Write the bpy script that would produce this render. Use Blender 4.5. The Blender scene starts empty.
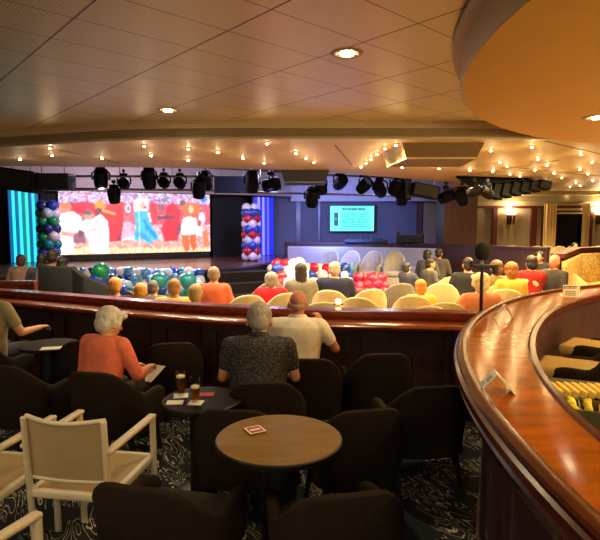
import bpy, bmesh, math, random
from mathutils import Vector, Matrix, noise
random.seed(7)
SC = bpy.context.scene
COL = SC.collection
PI = math.pi
F = 520.0                      # focal length in pixels of the 600 px wide frame
EYE = 1.72
TH = math.atan(45/520)
HF = -0.15                     # hall floor
TF = 0.10                      # raised tier along the far side
CT, ST = math.cos(TH), math.sin(TH)

def at(px, py, Y=None, z=None):
    a = (px-300)/F; b = (270-py)/F
    d = Vector((a, CT+b*ST, -ST+b*CT))
    k = Y/d.y if Y is not None else (z-EYE)/d.z
    p = d*k
    return Vector((p.x, p.y, EYE+p.z))

def R(d): return math.radians(d)

# ---------------------------------------------------------------- materials
def lin(c):
    if isinstance(c, str):
        c = c.lstrip('#'); c = [int(c[i:i+2], 16)/255 for i in (0, 2, 4)]
        c = [x/12.92 if x <= .04045 else ((x+.055)/1.055)**2.4 for x in c]
    return (c[0], c[1], c[2], 1.0)

def mat(name, color, rough=.6, var=.15, scale=12, metal=0.0, bump=0.0, spec=.5, coat=0.0, sheen=0.0, stretch=None):
    m = bpy.data.materials.new(name); m.use_nodes = True
    nt = m.node_tree; N = nt.nodes; L = nt.links
    b = N['Principled BSDF']
    c = lin(color)
    tc = N.new('ShaderNodeTexCoord'); mp = N.new('ShaderNodeMapping')
    if stretch: mp.inputs['Scale'].default_value = stretch
    nz = N.new('ShaderNodeTexNoise'); nz.inputs['Scale'].default_value = scale; nz.inputs['Detail'].default_value = 4
    rp = N.new('ShaderNodeValToRGB')
    rp.color_ramp.elements[0].position = .3; rp.color_ramp.elements[1].position = .7
    rp.color_ramp.elements[0].color = tuple(x*(1-var) for x in c[:3])+(1,)
    rp.color_ramp.elements[1].color = tuple(min(1, x*(1+var)) for x in c[:3])+(1,)
    L.new(tc.outputs['Object'], mp.inputs['Vector']); L.new(mp.outputs['Vector'], nz.inputs['Vector'])
    L.new(nz.outputs['Fac'], rp.inputs['Fac']); L.new(rp.outputs['Color'], b.inputs['Base Color'])
    b.inputs['Roughness'].default_value = rough; b.inputs['Metallic'].default_value = metal
    b.inputs['Specular IOR Level'].default_value = spec
    b.inputs['Coat Weight'].default_value = coat; b.inputs['Coat Roughness'].default_value = .06
    if sheen: b.inputs['Sheen Weight'].default_value = sheen
    if bump:
        bp = N.new('ShaderNodeBump'); bp.inputs['Strength'].default_value = bump; bp.inputs['Distance'].default_value = .01
        L.new(nz.outputs['Fac'], bp.inputs['Height']); L.new(bp.outputs['Normal'], b.inputs['Normal'])
    return m

def wood(name, dark, light, rough=.3, coat=.3, scale=3.0, stretch=(1, 1, 6), crough=.08):
    m = mat(name, light, rough, 0, scale, coat=coat, stretch=stretch)
    nt = m.node_tree; N = nt.nodes
    for n in N:
        if n.type == 'VALTORGB':
            n.color_ramp.elements[0].color = lin(dark); n.color_ramp.elements[1].color = lin(light)
        if n.type == 'TEX_NOISE':
            n.inputs['Detail'].default_value = 6; n.inputs['Distortion'].default_value = 1.2
    N['Principled BSDF'].inputs['Coat Roughness'].default_value = crough
    return m

def emit(name, color, strength, base='#202020'):
    m = bpy.data.materials.new(name); m.use_nodes = True
    b = m.node_tree.nodes['Principled BSDF']
    b.inputs['Base Color'].default_value = lin(base)
    b.inputs['Emission Color'].default_value = lin(color)
    b.inputs['Emission Strength'].default_value = strength
    return m

def screen_mat(name, strength):
    m = bpy.data.materials.new(name); m.use_nodes = True
    nt = m.node_tree; b = nt.nodes['Principled BSDF']
    a = nt.nodes.new('ShaderNodeVertexColor'); a.layer_name = 'pixels'
    b.inputs['Base Color'].default_value = (.01, .01, .01, 1)
    nt.links.new(a.outputs['Color'], b.inputs['Emission Color'])
    b.inputs['Emission Strength'].default_value = strength
    b.inputs['Roughness'].default_value = .5
    return m

M = {}
M['shell'] = mat('charcoal_upholstery', '#271e17', .9, .18, 60, bump=.15, spec=.15)
M['seat'] = mat('taupe_seat_fabric', '#261e17', .9, .15, 60, bump=.15)
M['chairleg'] = mat('black_chair_leg', '#14110f', .4, .1, 20)
M['cream'] = mat('cream_upholstery', '#c6b48a', .85, .08, 30, bump=.1)
M['creamseat'] = mat('cream_seat_fabric', '#c0a570', .9, .08, 30)
M['grey'] = mat('grey_upholstery', '#77716c', .85, .1, 30, bump=.1)
M['sofa'] = mat('pale_grey_sofa_fabric', '#a7a6ac', .85, .1, 25)
M['white_metal'] = mat('white_powder_coat', '#ddd2b8', .45, .04, 30)
M['mesh'] = mat('beige_woven_mesh', '#b09a70', .8, .1, 160, bump=.2)
M['darkwood'] = wood('dark_mahogany', '#38242a', '#4e3136', .38, .2, 2.5, (6, 6, 1))
M['ledge'] = wood('polished_mahogany_ledge', '#58230f', '#8a3c20', .25, .3, 3, (1, 6, 6))
M['redwood'] = wood('reddish_wood_panel', '#3d120d', '#5c1c14', .4, .2, 2.5, (5, 5, 1))
M['bar'] = wood('amber_varnished_bar_wood', '#7c3e06', '#a65608', .13, .03, 2.2, (1.5, 5, 1), .05)
M['railwood'] = wood('dark_polished_bar_rail', '#34130a', '#57230f', .25, .25, 3, (2, 2, 6), .1)
M['bar'].node_tree.nodes['Principled BSDF'].inputs['Specular IOR Level'].default_value = .15
M['black'] = mat('matt_black_metal', '#0e0e10', .5, .1, 20)
M['blackgloss'] = mat('black_glass', '#0a0b10', .12, .05, 8)
M['truss'] = mat('grey_truss_metal', '#6d6a70', .4, .1, 20, metal=.6)
M['lamp_body'] = mat('black_stage_lamp_body', '#0a0b10', .6, .1, 20, spec=.15)
M['navybox'] = mat('dark_blue_cabinet', '#15213f', .5, .1, 10)
M['taupebox'] = mat('taupe_painted_box', '#6a5238', .6, .06, 10)
M['wallpanel'] = mat('beige_wall_fabric', '#8d7c62', .9, .06, 20)
M['greywall'] = mat('grey_wall_paint', '#5d5a66', .85, .06, 6)
M['pelmet'] = mat('pale_grey_bulkhead', '#aaa0aa', .6, .05, 6)
M['cornice'] = mat('cream_cornice_paint', '#a3926c', .7, .04, 6)
M['darkwall'] = mat('dark_stage_wall', '#12151f', .8, .1, 6)
M['leftwall'] = mat('dark_green_grey_wall', '#56635f', .7, .08, 6)
M['stage'] = wood('polished_stage_floor', '#5a3d33', '#7a5548', .28, .3, 2, (6, 1, 1))
M['stageface'] = mat('dark_stage_riser', '#161622', .5, .1, 6)
M['hallfloor'] = mat('light_bounce_hall_carpet', '#7c6a58', .9, .3, 5)  # carpet colour lightened to bounce lamp light up to the hall ceiling
M['tierface'] = wood('tier_riser_wood', '#2b120c', '#45201a', .4, .2)
M['curtain'] = mat('cream_curtain_cloth', '#d2b77c', .9, .06, 20)
M['blind'] = mat('pale_roller_blind', '#b5a78c', .8, .04, 10)
M['gold'] = mat('brass', '#b08a45', .3, .06, 20, metal=.9)
M['trimring'] = mat('cream_lamp_trim', '#c9b07c', .35, .04, 20)
M['paper'] = mat('white_paper', '#ece6d8', .7, .02, 30)
M['napkin'] = mat('red_printed_napkin', '#a5422c', .8, .3, 60)
M['tabletop'] = wood('brown_laminate_tabletop', '#785a25', '#8c6a2d', .5, .0, 3, (1, 5, 1), .3)
M['tableedge'] = mat('black_table_base', '#100e0d', .45, .1, 20)
M['darktop'] = mat('dark_tabletop', '#19120e', .6, .1, 10, spec=.08)
M['glass'] = None
M['beer'] = None
M['foam'] = mat('beer_foam', '#efe2c4', .8, .05, 60)
M['skin'] = mat('fair_skin', '#c58f6f', .55, .06, 25)
M['skinred'] = mat('ruddy_skin', '#b87458', .55, .06, 25)
M['skindark'] = mat('tanned_skin', '#8c5a3f', .55, .06, 25)
M['eye'] = mat('eye_dark', '#1b1512', .3, 0, 10)
M['disc'] = mat('warm_painted_ceiling_disc', '#d29a38', .55, .03, 3)
M['fascia'] = mat('taupe_ceiling_fascia', '#bfa98a', .45, .04, 5)
M['farceil'] = mat('cream_hall_ceiling', '#c4a672', .5, .04, 3)
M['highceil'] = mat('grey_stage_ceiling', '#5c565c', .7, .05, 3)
M['starlens'] = emit('star_lamp_glow', '#ffd28a', 130)
M['bulb'] = emit('downlight_glow', '#ffe6b8', 45)
M['sconce'] = emit('sconce_glow', '#ffcf86', 14)
M['sconcewood'] = mat('bronze_sconce_body', '#4a2f1c', .35, .1, 20, metal=.5)
M['candle'] = emit('candle_glow', '#ffe9a0', 4)
M['chrome'] = mat('chrome', '#c8c8cc', .12, .02, 10, metal=1)
M['ivory'] = mat('folded_ivory_napkin', '#e8c860', .7, .12, 40)
M['lemon'] = mat('lemon_peel', '#e8d23c', .45, .1, 40)
M['steel'] = mat('brushed_steel', '#8b8578', .35, .08, 20, metal=.8)
M['clearplastic'] = mat('smoky_plastic', '#5f5a3a', .2, .1, 20)

def special():
    # glass and beer
    for n, c, tr, al in (('glass', '#ffffff', 1, .16), ('beer', '#b8791a', .75, 1)):
        m = mat(n+'_liquid' if n == 'beer' else 'clear_glass', c, .04, 0, 10)
        b = m.node_tree.nodes['Principled BSDF']
        b.inputs['Transmission Weight'].default_value = tr; b.inputs['Alpha'].default_value = al
        b.inputs['IOR'].default_value = 1.3
        M[n] = m
    M['stout'] = mat('dark_ale', '#6a3c12', .05, 0, 10)
    M['stout'].node_tree.nodes['Principled BSDF'].inputs['Transmission Weight'].default_value = .6
    # carpet: dark with pale squiggles, contour lines of a noise broken up by a second one
    m = mat('squiggle_carpet', '#100f12', .95, 0, 4); nt = m.node_tree; N = nt.nodes; L = nt.links
    b = N['Principled BSDF']
    tc = N.new('ShaderNodeTexCoord')
    mp = N.new('ShaderNodeMapping'); mp.vector_type = 'TEXTURE'; mp.inputs['Rotation'].default_value = (0, 0, R(122)); mp.inputs['Scale'].default_value = (1.1, .3, 1)
    n1 = N.new('ShaderNodeTexNoise'); n1.inputs['Scale'].default_value = 2.4; n1.inputs['Detail'].default_value = 2.6; n1.inputs['Distortion'].default_value = 1.0
    mu = N.new('ShaderNodeMath'); mu.operation = 'MULTIPLY'; mu.inputs[1].default_value = 12
    fr = N.new('ShaderNodeMath'); fr.operation = 'PINGPONG'; fr.inputs[1].default_value = .5
    lt = N.new('ShaderNodeMath'); lt.operation = 'LESS_THAN'; lt.inputs[1].default_value = .075
    n2 = N.new('ShaderNodeTexNoise'); n2.inputs['Scale'].default_value = 2.6
    gt = N.new('ShaderNodeMath'); gt.operation = 'GREATER_THAN'; gt.inputs[1].default_value = .44
    an = N.new('ShaderNodeMath'); an.operation = 'MULTIPLY'
    mx = N.new('ShaderNodeMixRGB'); mx.inputs[1].default_value = lin('#12141b'); mx.inputs[2].default_value = lin('#c4bba6')
    L.new(tc.outputs['Object'], mp.inputs['Vector']); L.new(mp.outputs['Vector'], n1.inputs['Vector'])
    L.new(tc.outputs['Object'], n2.inputs['Vector'])
    L.new(n1.outputs['Fac'], mu.inputs[0]); L.new(mu.outputs[0], fr.inputs[0]); L.new(fr.outputs[0], lt.inputs[0])
    L.new(n2.outputs['Fac'], gt.inputs[0]); L.new(lt.outputs[0], an.inputs[0]); L.new(gt.outputs[0], an.inputs[1])
    L.new(an.outputs[0], mx.inputs[0]); L.new(mx.outputs[0], b.inputs['Base Color'])
    M['carpet'] = m
    # near ceiling: glossy metal planks with joints
    m = mat('glossy_panel_ceiling', '#a8937c', .38, .03, 2, metal=.55, spec=.9); nt = m.node_tree; N = nt.nodes; L = nt.links
    b = N['Principled BSDF']
    tc = N.new('ShaderNodeTexCoord')
    mp = N.new('ShaderNodeMapping'); mp.inputs['Rotation'].default_value = (0, 0, R(-132)); mp.inputs['Location'].default_value = (.25, .37, 0)
    sx = N.new('ShaderNodeSeparateXYZ')
    L.new(tc.outputs['Object'], mp.inputs['Vector']); L.new(mp.outputs['Vector'], sx.inputs[0])
    outs = []
    for ax, period, w in (('Y', .83, .007), ('X', .46, .004)):
        a = N.new('ShaderNodeMath'); a.operation = 'PINGPONG'; a.inputs[1].default_value = period/2
        c = N.new('ShaderNodeMath'); c.operation = 'LESS_THAN'; c.inputs[1].default_value = w
        L.new(sx.outputs[ax], a.inputs[0]); L.new(a.outputs[0], c.inputs[0]); outs.append(c)
    mxm = N.new('ShaderNodeMath'); mxm.operation = 'MAXIMUM'
    L.new(outs[0].outputs[0], mxm.inputs[0]); L.new(outs[1].outputs[0], mxm.inputs[1])
    # fine perforation stripes
    wv = N.new('ShaderNodeMath'); wv.operation = 'PINGPONG'; wv.inputs[1].default_value = .011
    L.new(sx.outputs['Y'], wv.inputs[0])
    wl = N.new('ShaderNodeMath'); wl.operation = 'LESS_THAN'; wl.inputs[1].default_value = .004
    L.new(wv.outputs[0], wl.inputs[0])
    m1 = N.new('ShaderNodeMixRGB'); m1.inputs[1].default_value = lin('#dccbaa'); m1.inputs[2].default_value = lin('#c8b592')
    L.new(wl.outputs[0], m1.inputs[0])
    m2 = N.new('ShaderNodeMixRGB'); m2.inputs[2].default_value = lin('#3b3028')
    L.new(mxm.outputs[0], m2.inputs[0]); L.new(m1.outputs[0], m2.inputs[1]); L.new(m2.outputs[0], b.inputs['Base Color'])
    M['nearceil'] = m
    # patterned banquette
    m = mat('scroll_pattern_upholstery', '#d3b063', .85, 0, 9); nt = m.node_tree; N = nt.nodes
    for n in N:
        if n.type == 'VALTORGB':
            n.color_ramp.elements[0].position = .47; n.color_ramp.elements[1].position = .53
            n.color_ramp.elements[0].color = lin('#e2c27a'); n.color_ramp.elements[1].color = lin('#b58d43')
        if n.type == 'TEX_NOISE':
            n.inputs['Distortion'].default_value = 2.5; n.inputs['Detail'].default_value = 1
    M['banquette'] = m
    M['tabletop'].node_tree.nodes['Principled BSDF'].inputs['Specular IOR Level'].default_value = .15
    # dotted shirt
    m = mat('navy_shirt_with_pale_dots', '#20222c', .8, 0, 9); nt = m.node_tree; N = nt.nodes; L = nt.links
    vo = N.new('ShaderNodeTexVoronoi'); vo.inputs['Scale'].default_value = 112
    tc = N.new('ShaderNodeTexCoord')
    lt = N.new('ShaderNodeMath'); lt.operation = 'LESS_THAN'; lt.inputs[1].default_value = .27
    mx = N.new('ShaderNodeMixRGB'); mx.inputs[1].default_value = lin('#191a24'); mx.inputs[2].default_value = lin('#8d857c')
    L.new(tc.outputs['Object'], vo.inputs['Vector']); L.new(vo.outputs['Distance'], lt.inputs[0]); L.new(lt.outputs[0], mx.inputs[0])
    L.new(mx.outputs[0], N['Principled BSDF'].inputs['Base Color'])
    M['dots'] = m
special()
def cloth(c):
    k = 'cloth'+c
    if k not in M: M[k] = mat('cloth_'+c.strip('#'), c, .88, .1, 18, bump=.2)
    return M[k]
def hairmat(c):
    k = 'hair'+c
    if k not in M: M[k] = mat('hair_'+c.strip('#'), c, .6, .25, 60, bump=.6, stretch=(1, 1, .3))
    return M[k]

# ---------------------------------------------------------------- mesh helpers
def obj(name, bm, m, parent=None, smooth=None, mats=None):
    bmesh.ops.recalc_face_normals(bm, faces=bm.faces)
    me = bpy.data.meshes.new(name); bm.to_mesh(me); bm.free()
    for x in (mats or [m]): me.materials.append(x)
    if smooth is not None:
        me.shade_smooth()
        if smooth < 180: me.set_sharp_from_angle(angle=R(smooth))
    o = bpy.data.objects.new(name, me); COL.objects.link(o)
    if parent is not None: o.parent = parent
    return o

def tag(o, label=None, cat=None, group=None, kind=None):
    if label: o['label'] = label
    if cat: o['category'] = cat
    if group: o['group'] = group
    if kind: o['kind'] = kind
    return o

def thing(name, label, cat, loc=(0, 0, 0), rz=0, group=None):
    o = bpy.data.objects.new(name, None); COL.objects.link(o)
    o.empty_display_size = .1
    o.location = loc; o.rotation_euler = (0, 0, rz)
    return tag(o, label, cat, group)

def struct(name, bm, m, smooth=None, parent=None, mats=None):
    return tag(obj(name, bm, m, parent, smooth, mats), kind='structure')

def dup(root, loc, rz, label=None, group=None, scale=None):
    r = root.copy(); COL.objects.link(r); r.location = loc; r.rotation_euler = (0, 0, rz)
    if scale: r.scale = scale
    if label: r['label'] = label
    if group: r['group'] = group
    for ch in list(root.children):
        c = ch.copy(); COL.objects.link(c); c.parent = r
        for g in ch.children:
            d = g.copy(); COL.objects.link(d); d.parent = c
    return r

def box(bm, c, s, rot=None, mi=0, bev=0):
    b2 = bmesh.new()
    bmesh.ops.create_cube(b2, size=1)
    bmesh.ops.scale(b2, vec=Vector(s), verts=b2.verts)
    if bev: bmesh.ops.bevel(b2, geom=list(b2.edges), offset=bev, segments=2, profile=.5, affect='EDGES')
    mt = Matrix.Translation(Vector(c))
    if rot is not None: mt = mt @ (rot if isinstance(rot, Matrix) else Matrix.Rotation(rot, 4, 'Z'))
    b2.transform(mt)
    merge(bm, b2, mi)
    return bm

def merge(bm, b2, mi=0):
    vs = [bm.verts.new(v.co) for v in b2.verts]
    b2.verts.index_update()
    for f in b2.faces:
        try:
            nf = bm.faces.new([vs[v.index] for v in f.verts]); nf.material_index = mi
        except ValueError: pass
    b2.free()

def ring_surface(bm, rings, close=True, caps=True, mi=0, loop=False):
    """rings: lists of points with equal length; close: each ring is closed; loop: last ring joins the first"""
    vr = [[bm.verts.new(p) for p in r] for r in rings]
    n = len(vr[0]); k = len(vr)
    for i in range(k if loop else k-1):
        a, b = vr[i], vr[(i+1) % k]
        for j in range(n if close else n-1):
            f = bm.faces.new((a[j], a[(j+1) % n], b[(j+1) % n], b[j])); f.material_index = mi
    if caps and close and not loop:
        for r in (vr[0][::-1], vr[-1]):
            f = bm.faces.new(r); f.material_index = mi
    return vr

def frame_of(d):
    d = d.normalized()
    u = Vector((0, 0, 1)) if abs(d.z) < .95 else Vector((1, 0, 0))
    x = u.cross(d).normalized(); y = d.cross(x)
    return x, y

def tube(bm, pts, r, n=10, mi=0, flat=1.0):
    pts = [Vector(p) for p in pts]
    rr = r if isinstance(r, (list, tuple)) else [r]*len(pts)
    rings = []
    for i, p in enumerate(pts):
        d = pts[min(i+1, len(pts)-1)]-pts[max(i-1, 0)]
        x, y = frame_of(d)
        rings.append([p+(x*math.cos(2*PI*j/n)+y*math.sin(2*PI*j/n)*flat)*rr[i] for j in range(n)])
    ring_surface(bm, rings, mi=mi)
    return bm

def capsule(bm, p0, r0, p1, r1, n=14):
    p0, p1 = Vector(p0), Vector(p1); d = (p1-p0)
    L = d.length; d = d/L if L > 1e-6 else Vector((0, 0, 1))
    x, y = frame_of(d); rings = []
    for k in (-80, -55, -28, 0):
        a = R(k); rings.append((p0+d*r0*math.sin(a), r0*math.cos(a)))
    for k in (0, 28, 55, 80):
        a = R(k); rings.append((p1+d*r1*math.sin(a), r1*math.cos(a)))
    ring_surface(bm, [[c+(x*math.cos(2*PI*j/n)+y*math.sin(2*PI*j/n))*r for j in range(n)] for c, r in rings])

def ellipsoid(bm, c, r, rot=None, seg=16, mi=0):
    b2 = bmesh.new(); bmesh.ops.create_uvsphere(b2, u_segments=seg, v_segments=max(6, seg*2//3), radius=1)
    bmesh.ops.scale(b2, vec=Vector(r if not isinstance(r, (int, float)) else (r, r, r)), verts=b2.verts)
    mt = Matrix.Translation(Vector(c))
    if rot is not None: mt = mt @ rot
    b2.transform(mt); merge(bm, b2, mi)

def lathe(bm, prof, c=(0, 0, 0), n=28, mi=0, caps=True):
    c = Vector(c)
    rings = [[c+Vector((r*math.cos(2*PI*j/n), r*math.sin(2*PI*j/n), z)) for j in range(n)] for r, z in prof]
    ring_surface(bm, rings, caps=caps, mi=mi); return bm

def prism(bm, pts, z0, z1, mi=0):
    """vertical extrusion of a plan polygon"""
    ring_surface(bm, [[Vector((p[0], p[1], z0)) for p in pts], [Vector((p[0], p[1], z1)) for p in pts]], mi=mi); return bm

def strip(bm, path, prof, mi=0, closed_prof=True):
    """sweep a profile (offset to the path's left-hand normal, z) along a plan path"""
    rings = []
    n = len(path)
    for i in range(n):
        p = Vector(path[i][:2]); d = (Vector(path[min(i+1, n-1)][:2])-Vector(path[max(i-1, 0)][:2])).normalized()
        nn = Vector((-d.y, d.x))
        rings.append([Vector((p.x+nn.x*o, p.y+nn.y*o, z)) for o, z in prof])
    ring_surface(bm, rings, close=closed_prof, caps=closed_prof, mi=mi); return bm

def arc(c, r, a0, a1, n):
    return [(c[0]+r*math.cos(R(a0+(a1-a0)*i/n)), c[1]+r*math.sin(R(a0+(a1-a0)*i/n))) for i in range(n+1)]

def smooth_path(ctrl, n=8):
    """Catmull-Rom through plan points"""
    c = [Vector(p) for p in ctrl]; out = []
    for i in range(len(c)-1):
        p0, p1, p2, p3 = c[max(i-1, 0)], c[i], c[i+1], c[min(i+2, len(c)-1)]
        for k in range(n):
            t = k/n
            out.append(.5*((2*p1)+(p2-p0)*t+(2*p0-5*p1+4*p2-p3)*t*t+(3*p1-p0-3*p2+p3)*t**3))
    out.append(c[-1]); return out
def B(): return bmesh.new()
# ================================================================ the setting
BC = (5.2, 1.2)                                   # centre of the round bar
barrier = [at(px, py, z=.95).to_2d() for px, py in ((-70, 286), (0, 290), (75, 295.5), (150, 301.5), (225, 306), (300, 309), (375, 310.5), (450, 312))]
barrier = smooth_path(barrier+[Vector((1.72, 4.47))], 6)

bm = B()
up = [(-10, -2.2), (13, -2.2), (13, 5.82)]+arc(BC, 4.6, 95, 136, 14)+[(p.x, p.y+.06) for p in reversed(barrier)]+[(-10, 7.2)]
prism(bm, up, HF-.02, 0)
struct('floor', bm, M['carpet'])
bm = B(); prism(bm, [(-12, 3), (14, 3), (14, 21), (-12, 21)], HF-.2, HF)
struct('floor_hall', bm, M['hallfloor'])
bm = B(); prism(bm, [(-.9, 13.3), (5.6, 12.6), (13, 12.6), (13, 20), (-.9, 20)], HF, TF)
struct('floor_tier', bm, M['tierface'])

# stage
def SL(t, off=0, z=0): return Vector((-7.38+.878*t+.479*off, 16+.479*t-.878*off, z))
SYAW = math.atan2(.479, .878)
SZ = .6
front = [at(px, py, z=SZ).to_2d() for px, py in ((-60, 276.5), (0, 275), (60, 273.5), (130, 272.5), (190, 271), (235, 267.5), (262, 263.5), (290, 259.5))]
front = smooth_path(front, 5)
back = [SL(9, -.35).to_2d(), SL(-4, -.35).to_2d()]
bm = B(); prism(bm, [tuple(p) for p in front]+[tuple(p) for p in back], SZ-.05, SZ)
struct('floor_stage', bm, M['stage'])
bm = B(); strip(bm, front, [(.04, HF), (.04, SZ-.05), (.1, SZ-.05), (.1, HF)])
struct('wall_stage_riser', bm, M['stageface'])
bm = B(); strip(bm, front, [(-.015, SZ-.05), (-.015, SZ+.004), (.03, SZ+.004), (.03, SZ-.05)])
struct('trim_stage_edge', bm, M['truss'])

def wall(name, a, b, z0, z1, m, th=.12):
    a, b = Vector(a[:2]), Vector(b[:2]); d = (b-a).normalized(); n = Vector((-d.y, d.x))*th
    bm = B(); prism(bm, [a, b, b+n, a+n], z0, z1)
    return struct(name, bm, m)
wall('wall_stage_back', SL(-3.2, -.4), SL(9.2, -.4), HF, 3.6, M['darkwall'])
wall('wall_back', (-1.4, 19.6), (5.6, 19.6), HF, 3.6, M['greywall'])
wall('wall_return', (5.6, 19.6), (5.6, 17.0), HF, 3.6, M['wallpanel'])
wall('wall_right_far', (5.6, 17.0), (13.1, 17.0), HF, 3.6, M['wallpanel'])
wall('wall_right', (13, 17.1), (13, -2.2), HF-.1, 3.6, M['redwood'])
wall('wall_left', (-10.1, -2.2), (-10.1, 15.2), HF-.1, 3.6, M['leftwall'])
wall('wall_left_far', (-10.1, 15.0), SL(-1.75, -.1), HF, 3.6, M['leftwall'])

# overhead bulkhead above the stage and along the back wall
def bulk(name, a, b, z0, m):
    a, b = Vector(a[:2]), Vector(b[:2])
    bm = B()
    strip(bm, [a, b], [(0, z0), (0, 3.6), (.25, 3.6), (.25, z0)])
    for zz, w, h in ((z0, .05, .07), (z0+.2, .03, .04), (z0+.36, .06, .05)):
        strip(bm, [a, b], [(-w, zz), (-w, zz+h), (.05, zz+h), (.05, zz)])
    return struct(name, bm, m)
bulk('trim_stage_bulkhead', SL(-4, .6), SL(7.7, .6), 2.76, M['pelmet'])
bulk('trim_back_bulkhead', SL(7.7, .6), (5.6, 18.9), 2.58, M['pelmet'])

# ceilings
edge = [at(px, py, z=3.0).to_2d() for px, py in ((-60, 139), (0, 132.5), (60, 128), (120, 124.5), (180, 122.8), (300, 122.4), (400, 122.4), (500, 122.6))]
edge = smooth_path(edge, 5)+[Vector((9, 6.6)), Vector((13, 6.6))]
bm = B(); prism(bm, [(-10.1, -2.2)]+[(13, -2.2)]+[tuple(p) for p in reversed(edge)]+[(-10.1, edge[0].y+.4)], 3.0, 3.15)
struct('ceiling', bm, M['nearceil'])
bm = B()
strip(bm, edge, [(-.10, 2.98), (-.10, 3.02), (.1, 3.02), (.1, 2.98)])
strip(bm, edge, [(-.06, 2.92), (-.06, 2.98), (.1, 2.98), (.1, 2.92)])
strip(bm, edge, [(0, 2.82), (0, 2.92), (.12, 2.92), (.12, 2.82)])
strip(bm, edge, [(-.03, 2.79), (-.03, 2.82), (.12, 2.82), (.12, 2.79)])
struct('trim_ceiling_step', bm, M['fascia'])
FZ = 2.8
sedge = [at(px, py, z=FZ).to_2d() for px, py in ((-90, 165), (0, 166), (100, 167), (200, 168), (290, 170), (335, 173), (400, 178), (440, 181.5))]
bm = B()
prism(bm, [tuple(p) for p in edge]+[(13, 17), (5.6, 17), tuple(at(446, 183, z=FZ).to_2d())]+[tuple(p) for p in reversed(sedge)], FZ, FZ+.12)
struct('ceiling_hall', bm, M['farceil'])
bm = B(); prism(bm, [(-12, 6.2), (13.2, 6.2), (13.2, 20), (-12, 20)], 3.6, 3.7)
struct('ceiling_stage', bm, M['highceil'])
# seams of the hall ceiling
bm = B()
for a, b in (((335, 145), (352, 165)), ((545, 141), (600, 154)), ((450, 178), (560, 160)), ((520, 168), (600, 176)), ((60, 150), (120, 163))):
    A_, B_ = at(*a, z=FZ), at(*b, z=FZ)
    strip(bm, [A_.to_2d(), B_.to_2d()], [(-.012, FZ-.004), (-.012, FZ+.01), (.012, FZ+.01), (.012, FZ-.004)])
struct('trim_ceiling_seam', bm, M['taupebox'])
# lowered round ceiling over the bar
DC, DR, DZ = (5.05, 2.75), 4.05, 2.72
bm = B()
lathe(bm, [(DR-.02, DZ), (DR, DZ+.015), (DR, DZ+.02), (DR-.01, DZ+.03), (DR-.01, DZ+.2), (DR+.05, DZ+.21), (DR+.06, DZ+.25), (DR+.02, DZ+.26), (DR+.02, 2.999)], (DC[0], DC[1], 0), 120, caps=False)
struct('trim_round_ceiling', bm, M['fascia'], 40)
bm = B(); lathe(bm, [(DR-.015, DZ), (DR-.015, DZ+.05)], (DC[0], DC[1], 0), 120)
struct('ceiling_round', bm, M['disc'])

# wood frames, cornice, window and curtains on the far right wall
def onwall(px0, px1, d): return (px0-300)/F*d, (px1-300)/F*d
for i, (a, b) in enumerate(((472.5, 475), (491.5, 496), (530, 535.5), (541, 546), (588, 591), (640, 645))):
    x0, x1 = onwall(a, b, 16.95)
    bm = B(); box(bm, ((x0+x1)/2, 16.95, 1.4), (x1-x0, .1, 2.6)); struct('trim_%d' % (i+1), bm, M['redwood'])
bm = B(); box(bm, (8.1, 16.93, 2.3), (5.0, .1, .08)); struct('trim_panel_rail', bm, M['redwood'])
bm = B(); strip(bm, [(5.7, 16.98), (13, 16.98)], [(-.3, 2.79), (-.3, 2.68), (-.18, 2.66), (-.18, 2.46), (-.1, 2.44), (-.1, 2.34), (0, 2.34), (0, 2.79)])
struct('trim_cornice', bm, M['cornice'])
wx0, wx1 = onwall(555, 583.5, 16.9)
bm = B(); box(bm, ((wx0+wx1)/2, 16.96, 1.4), (wx1-wx0, .03, 1.5)); struct('window_1', bm, M['blackgloss'])
bm = B()
for xx in (wx0, wx1): box(bm, (xx, 16.93, 1.4), (.05, .1, 1.56))
for zz in (.64, 2.16): box(bm, ((wx0+wx1)/2, 16.93, zz), (wx1-wx0, .1, .05))
struct('trim_window_frame', bm, M['railwood'])
bl = B(); box(bl, ((wx0+wx1)/2, 16.9, 2.22), (wx1-wx0+.02, .03, .3)); 
tag(obj('roller_blind', bl, M['blind']), 'pale roller blind pulled down over the top of the dark window', 'blind')
def curtain(px0, px1, label):
    x0, x1 = onwall(px0, px1, 16.75); n = 40; pts = []
    for i in range(n+1):
        t = i/n; pts.append((x0+(x1-x0)*t, 16.78+.035*math.sin(t*PI*2*4)))
    bm = B(); strip(bm, pts, [(0, TF+.02), (0, 2.4), (.015, 2.4), (.015, TF+.02)])
    tag(obj('curtain', bm, M['curtain'], None, 60), label, 'curtain', 'cream curtains at the window')
curtain(543.5, 555.5, 'cream floor length curtain on the wood post side of the dark window')
curtain(582, 588.5, 'narrow cream curtain between the dark window and the outer wall lamp')

# wood block beside the back wall
bm = B(); box(bm, (4.66, 15.6, 1.45), (.96, .9, 2.7)); struct('wall_wood_block', bm, M['redwood'])
# pilasters and pale panels on the back wall
for i, (a, b, k) in enumerate(((296, 300.5, 'darkwood'), (318, 320, 'darkwood'), (416.5, 421.5, 'darkwood'), (423, 440, 'wallpanel'))):
    x0, x1 = onwall(a, b, 19.5)
    bm = B(); box(bm, ((x0+x1)/2, 19.55, 1.3), (x1-x0, .1, 2.6)); struct('trim_pilaster_%d' % (i+1), bm, M[k])

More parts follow.
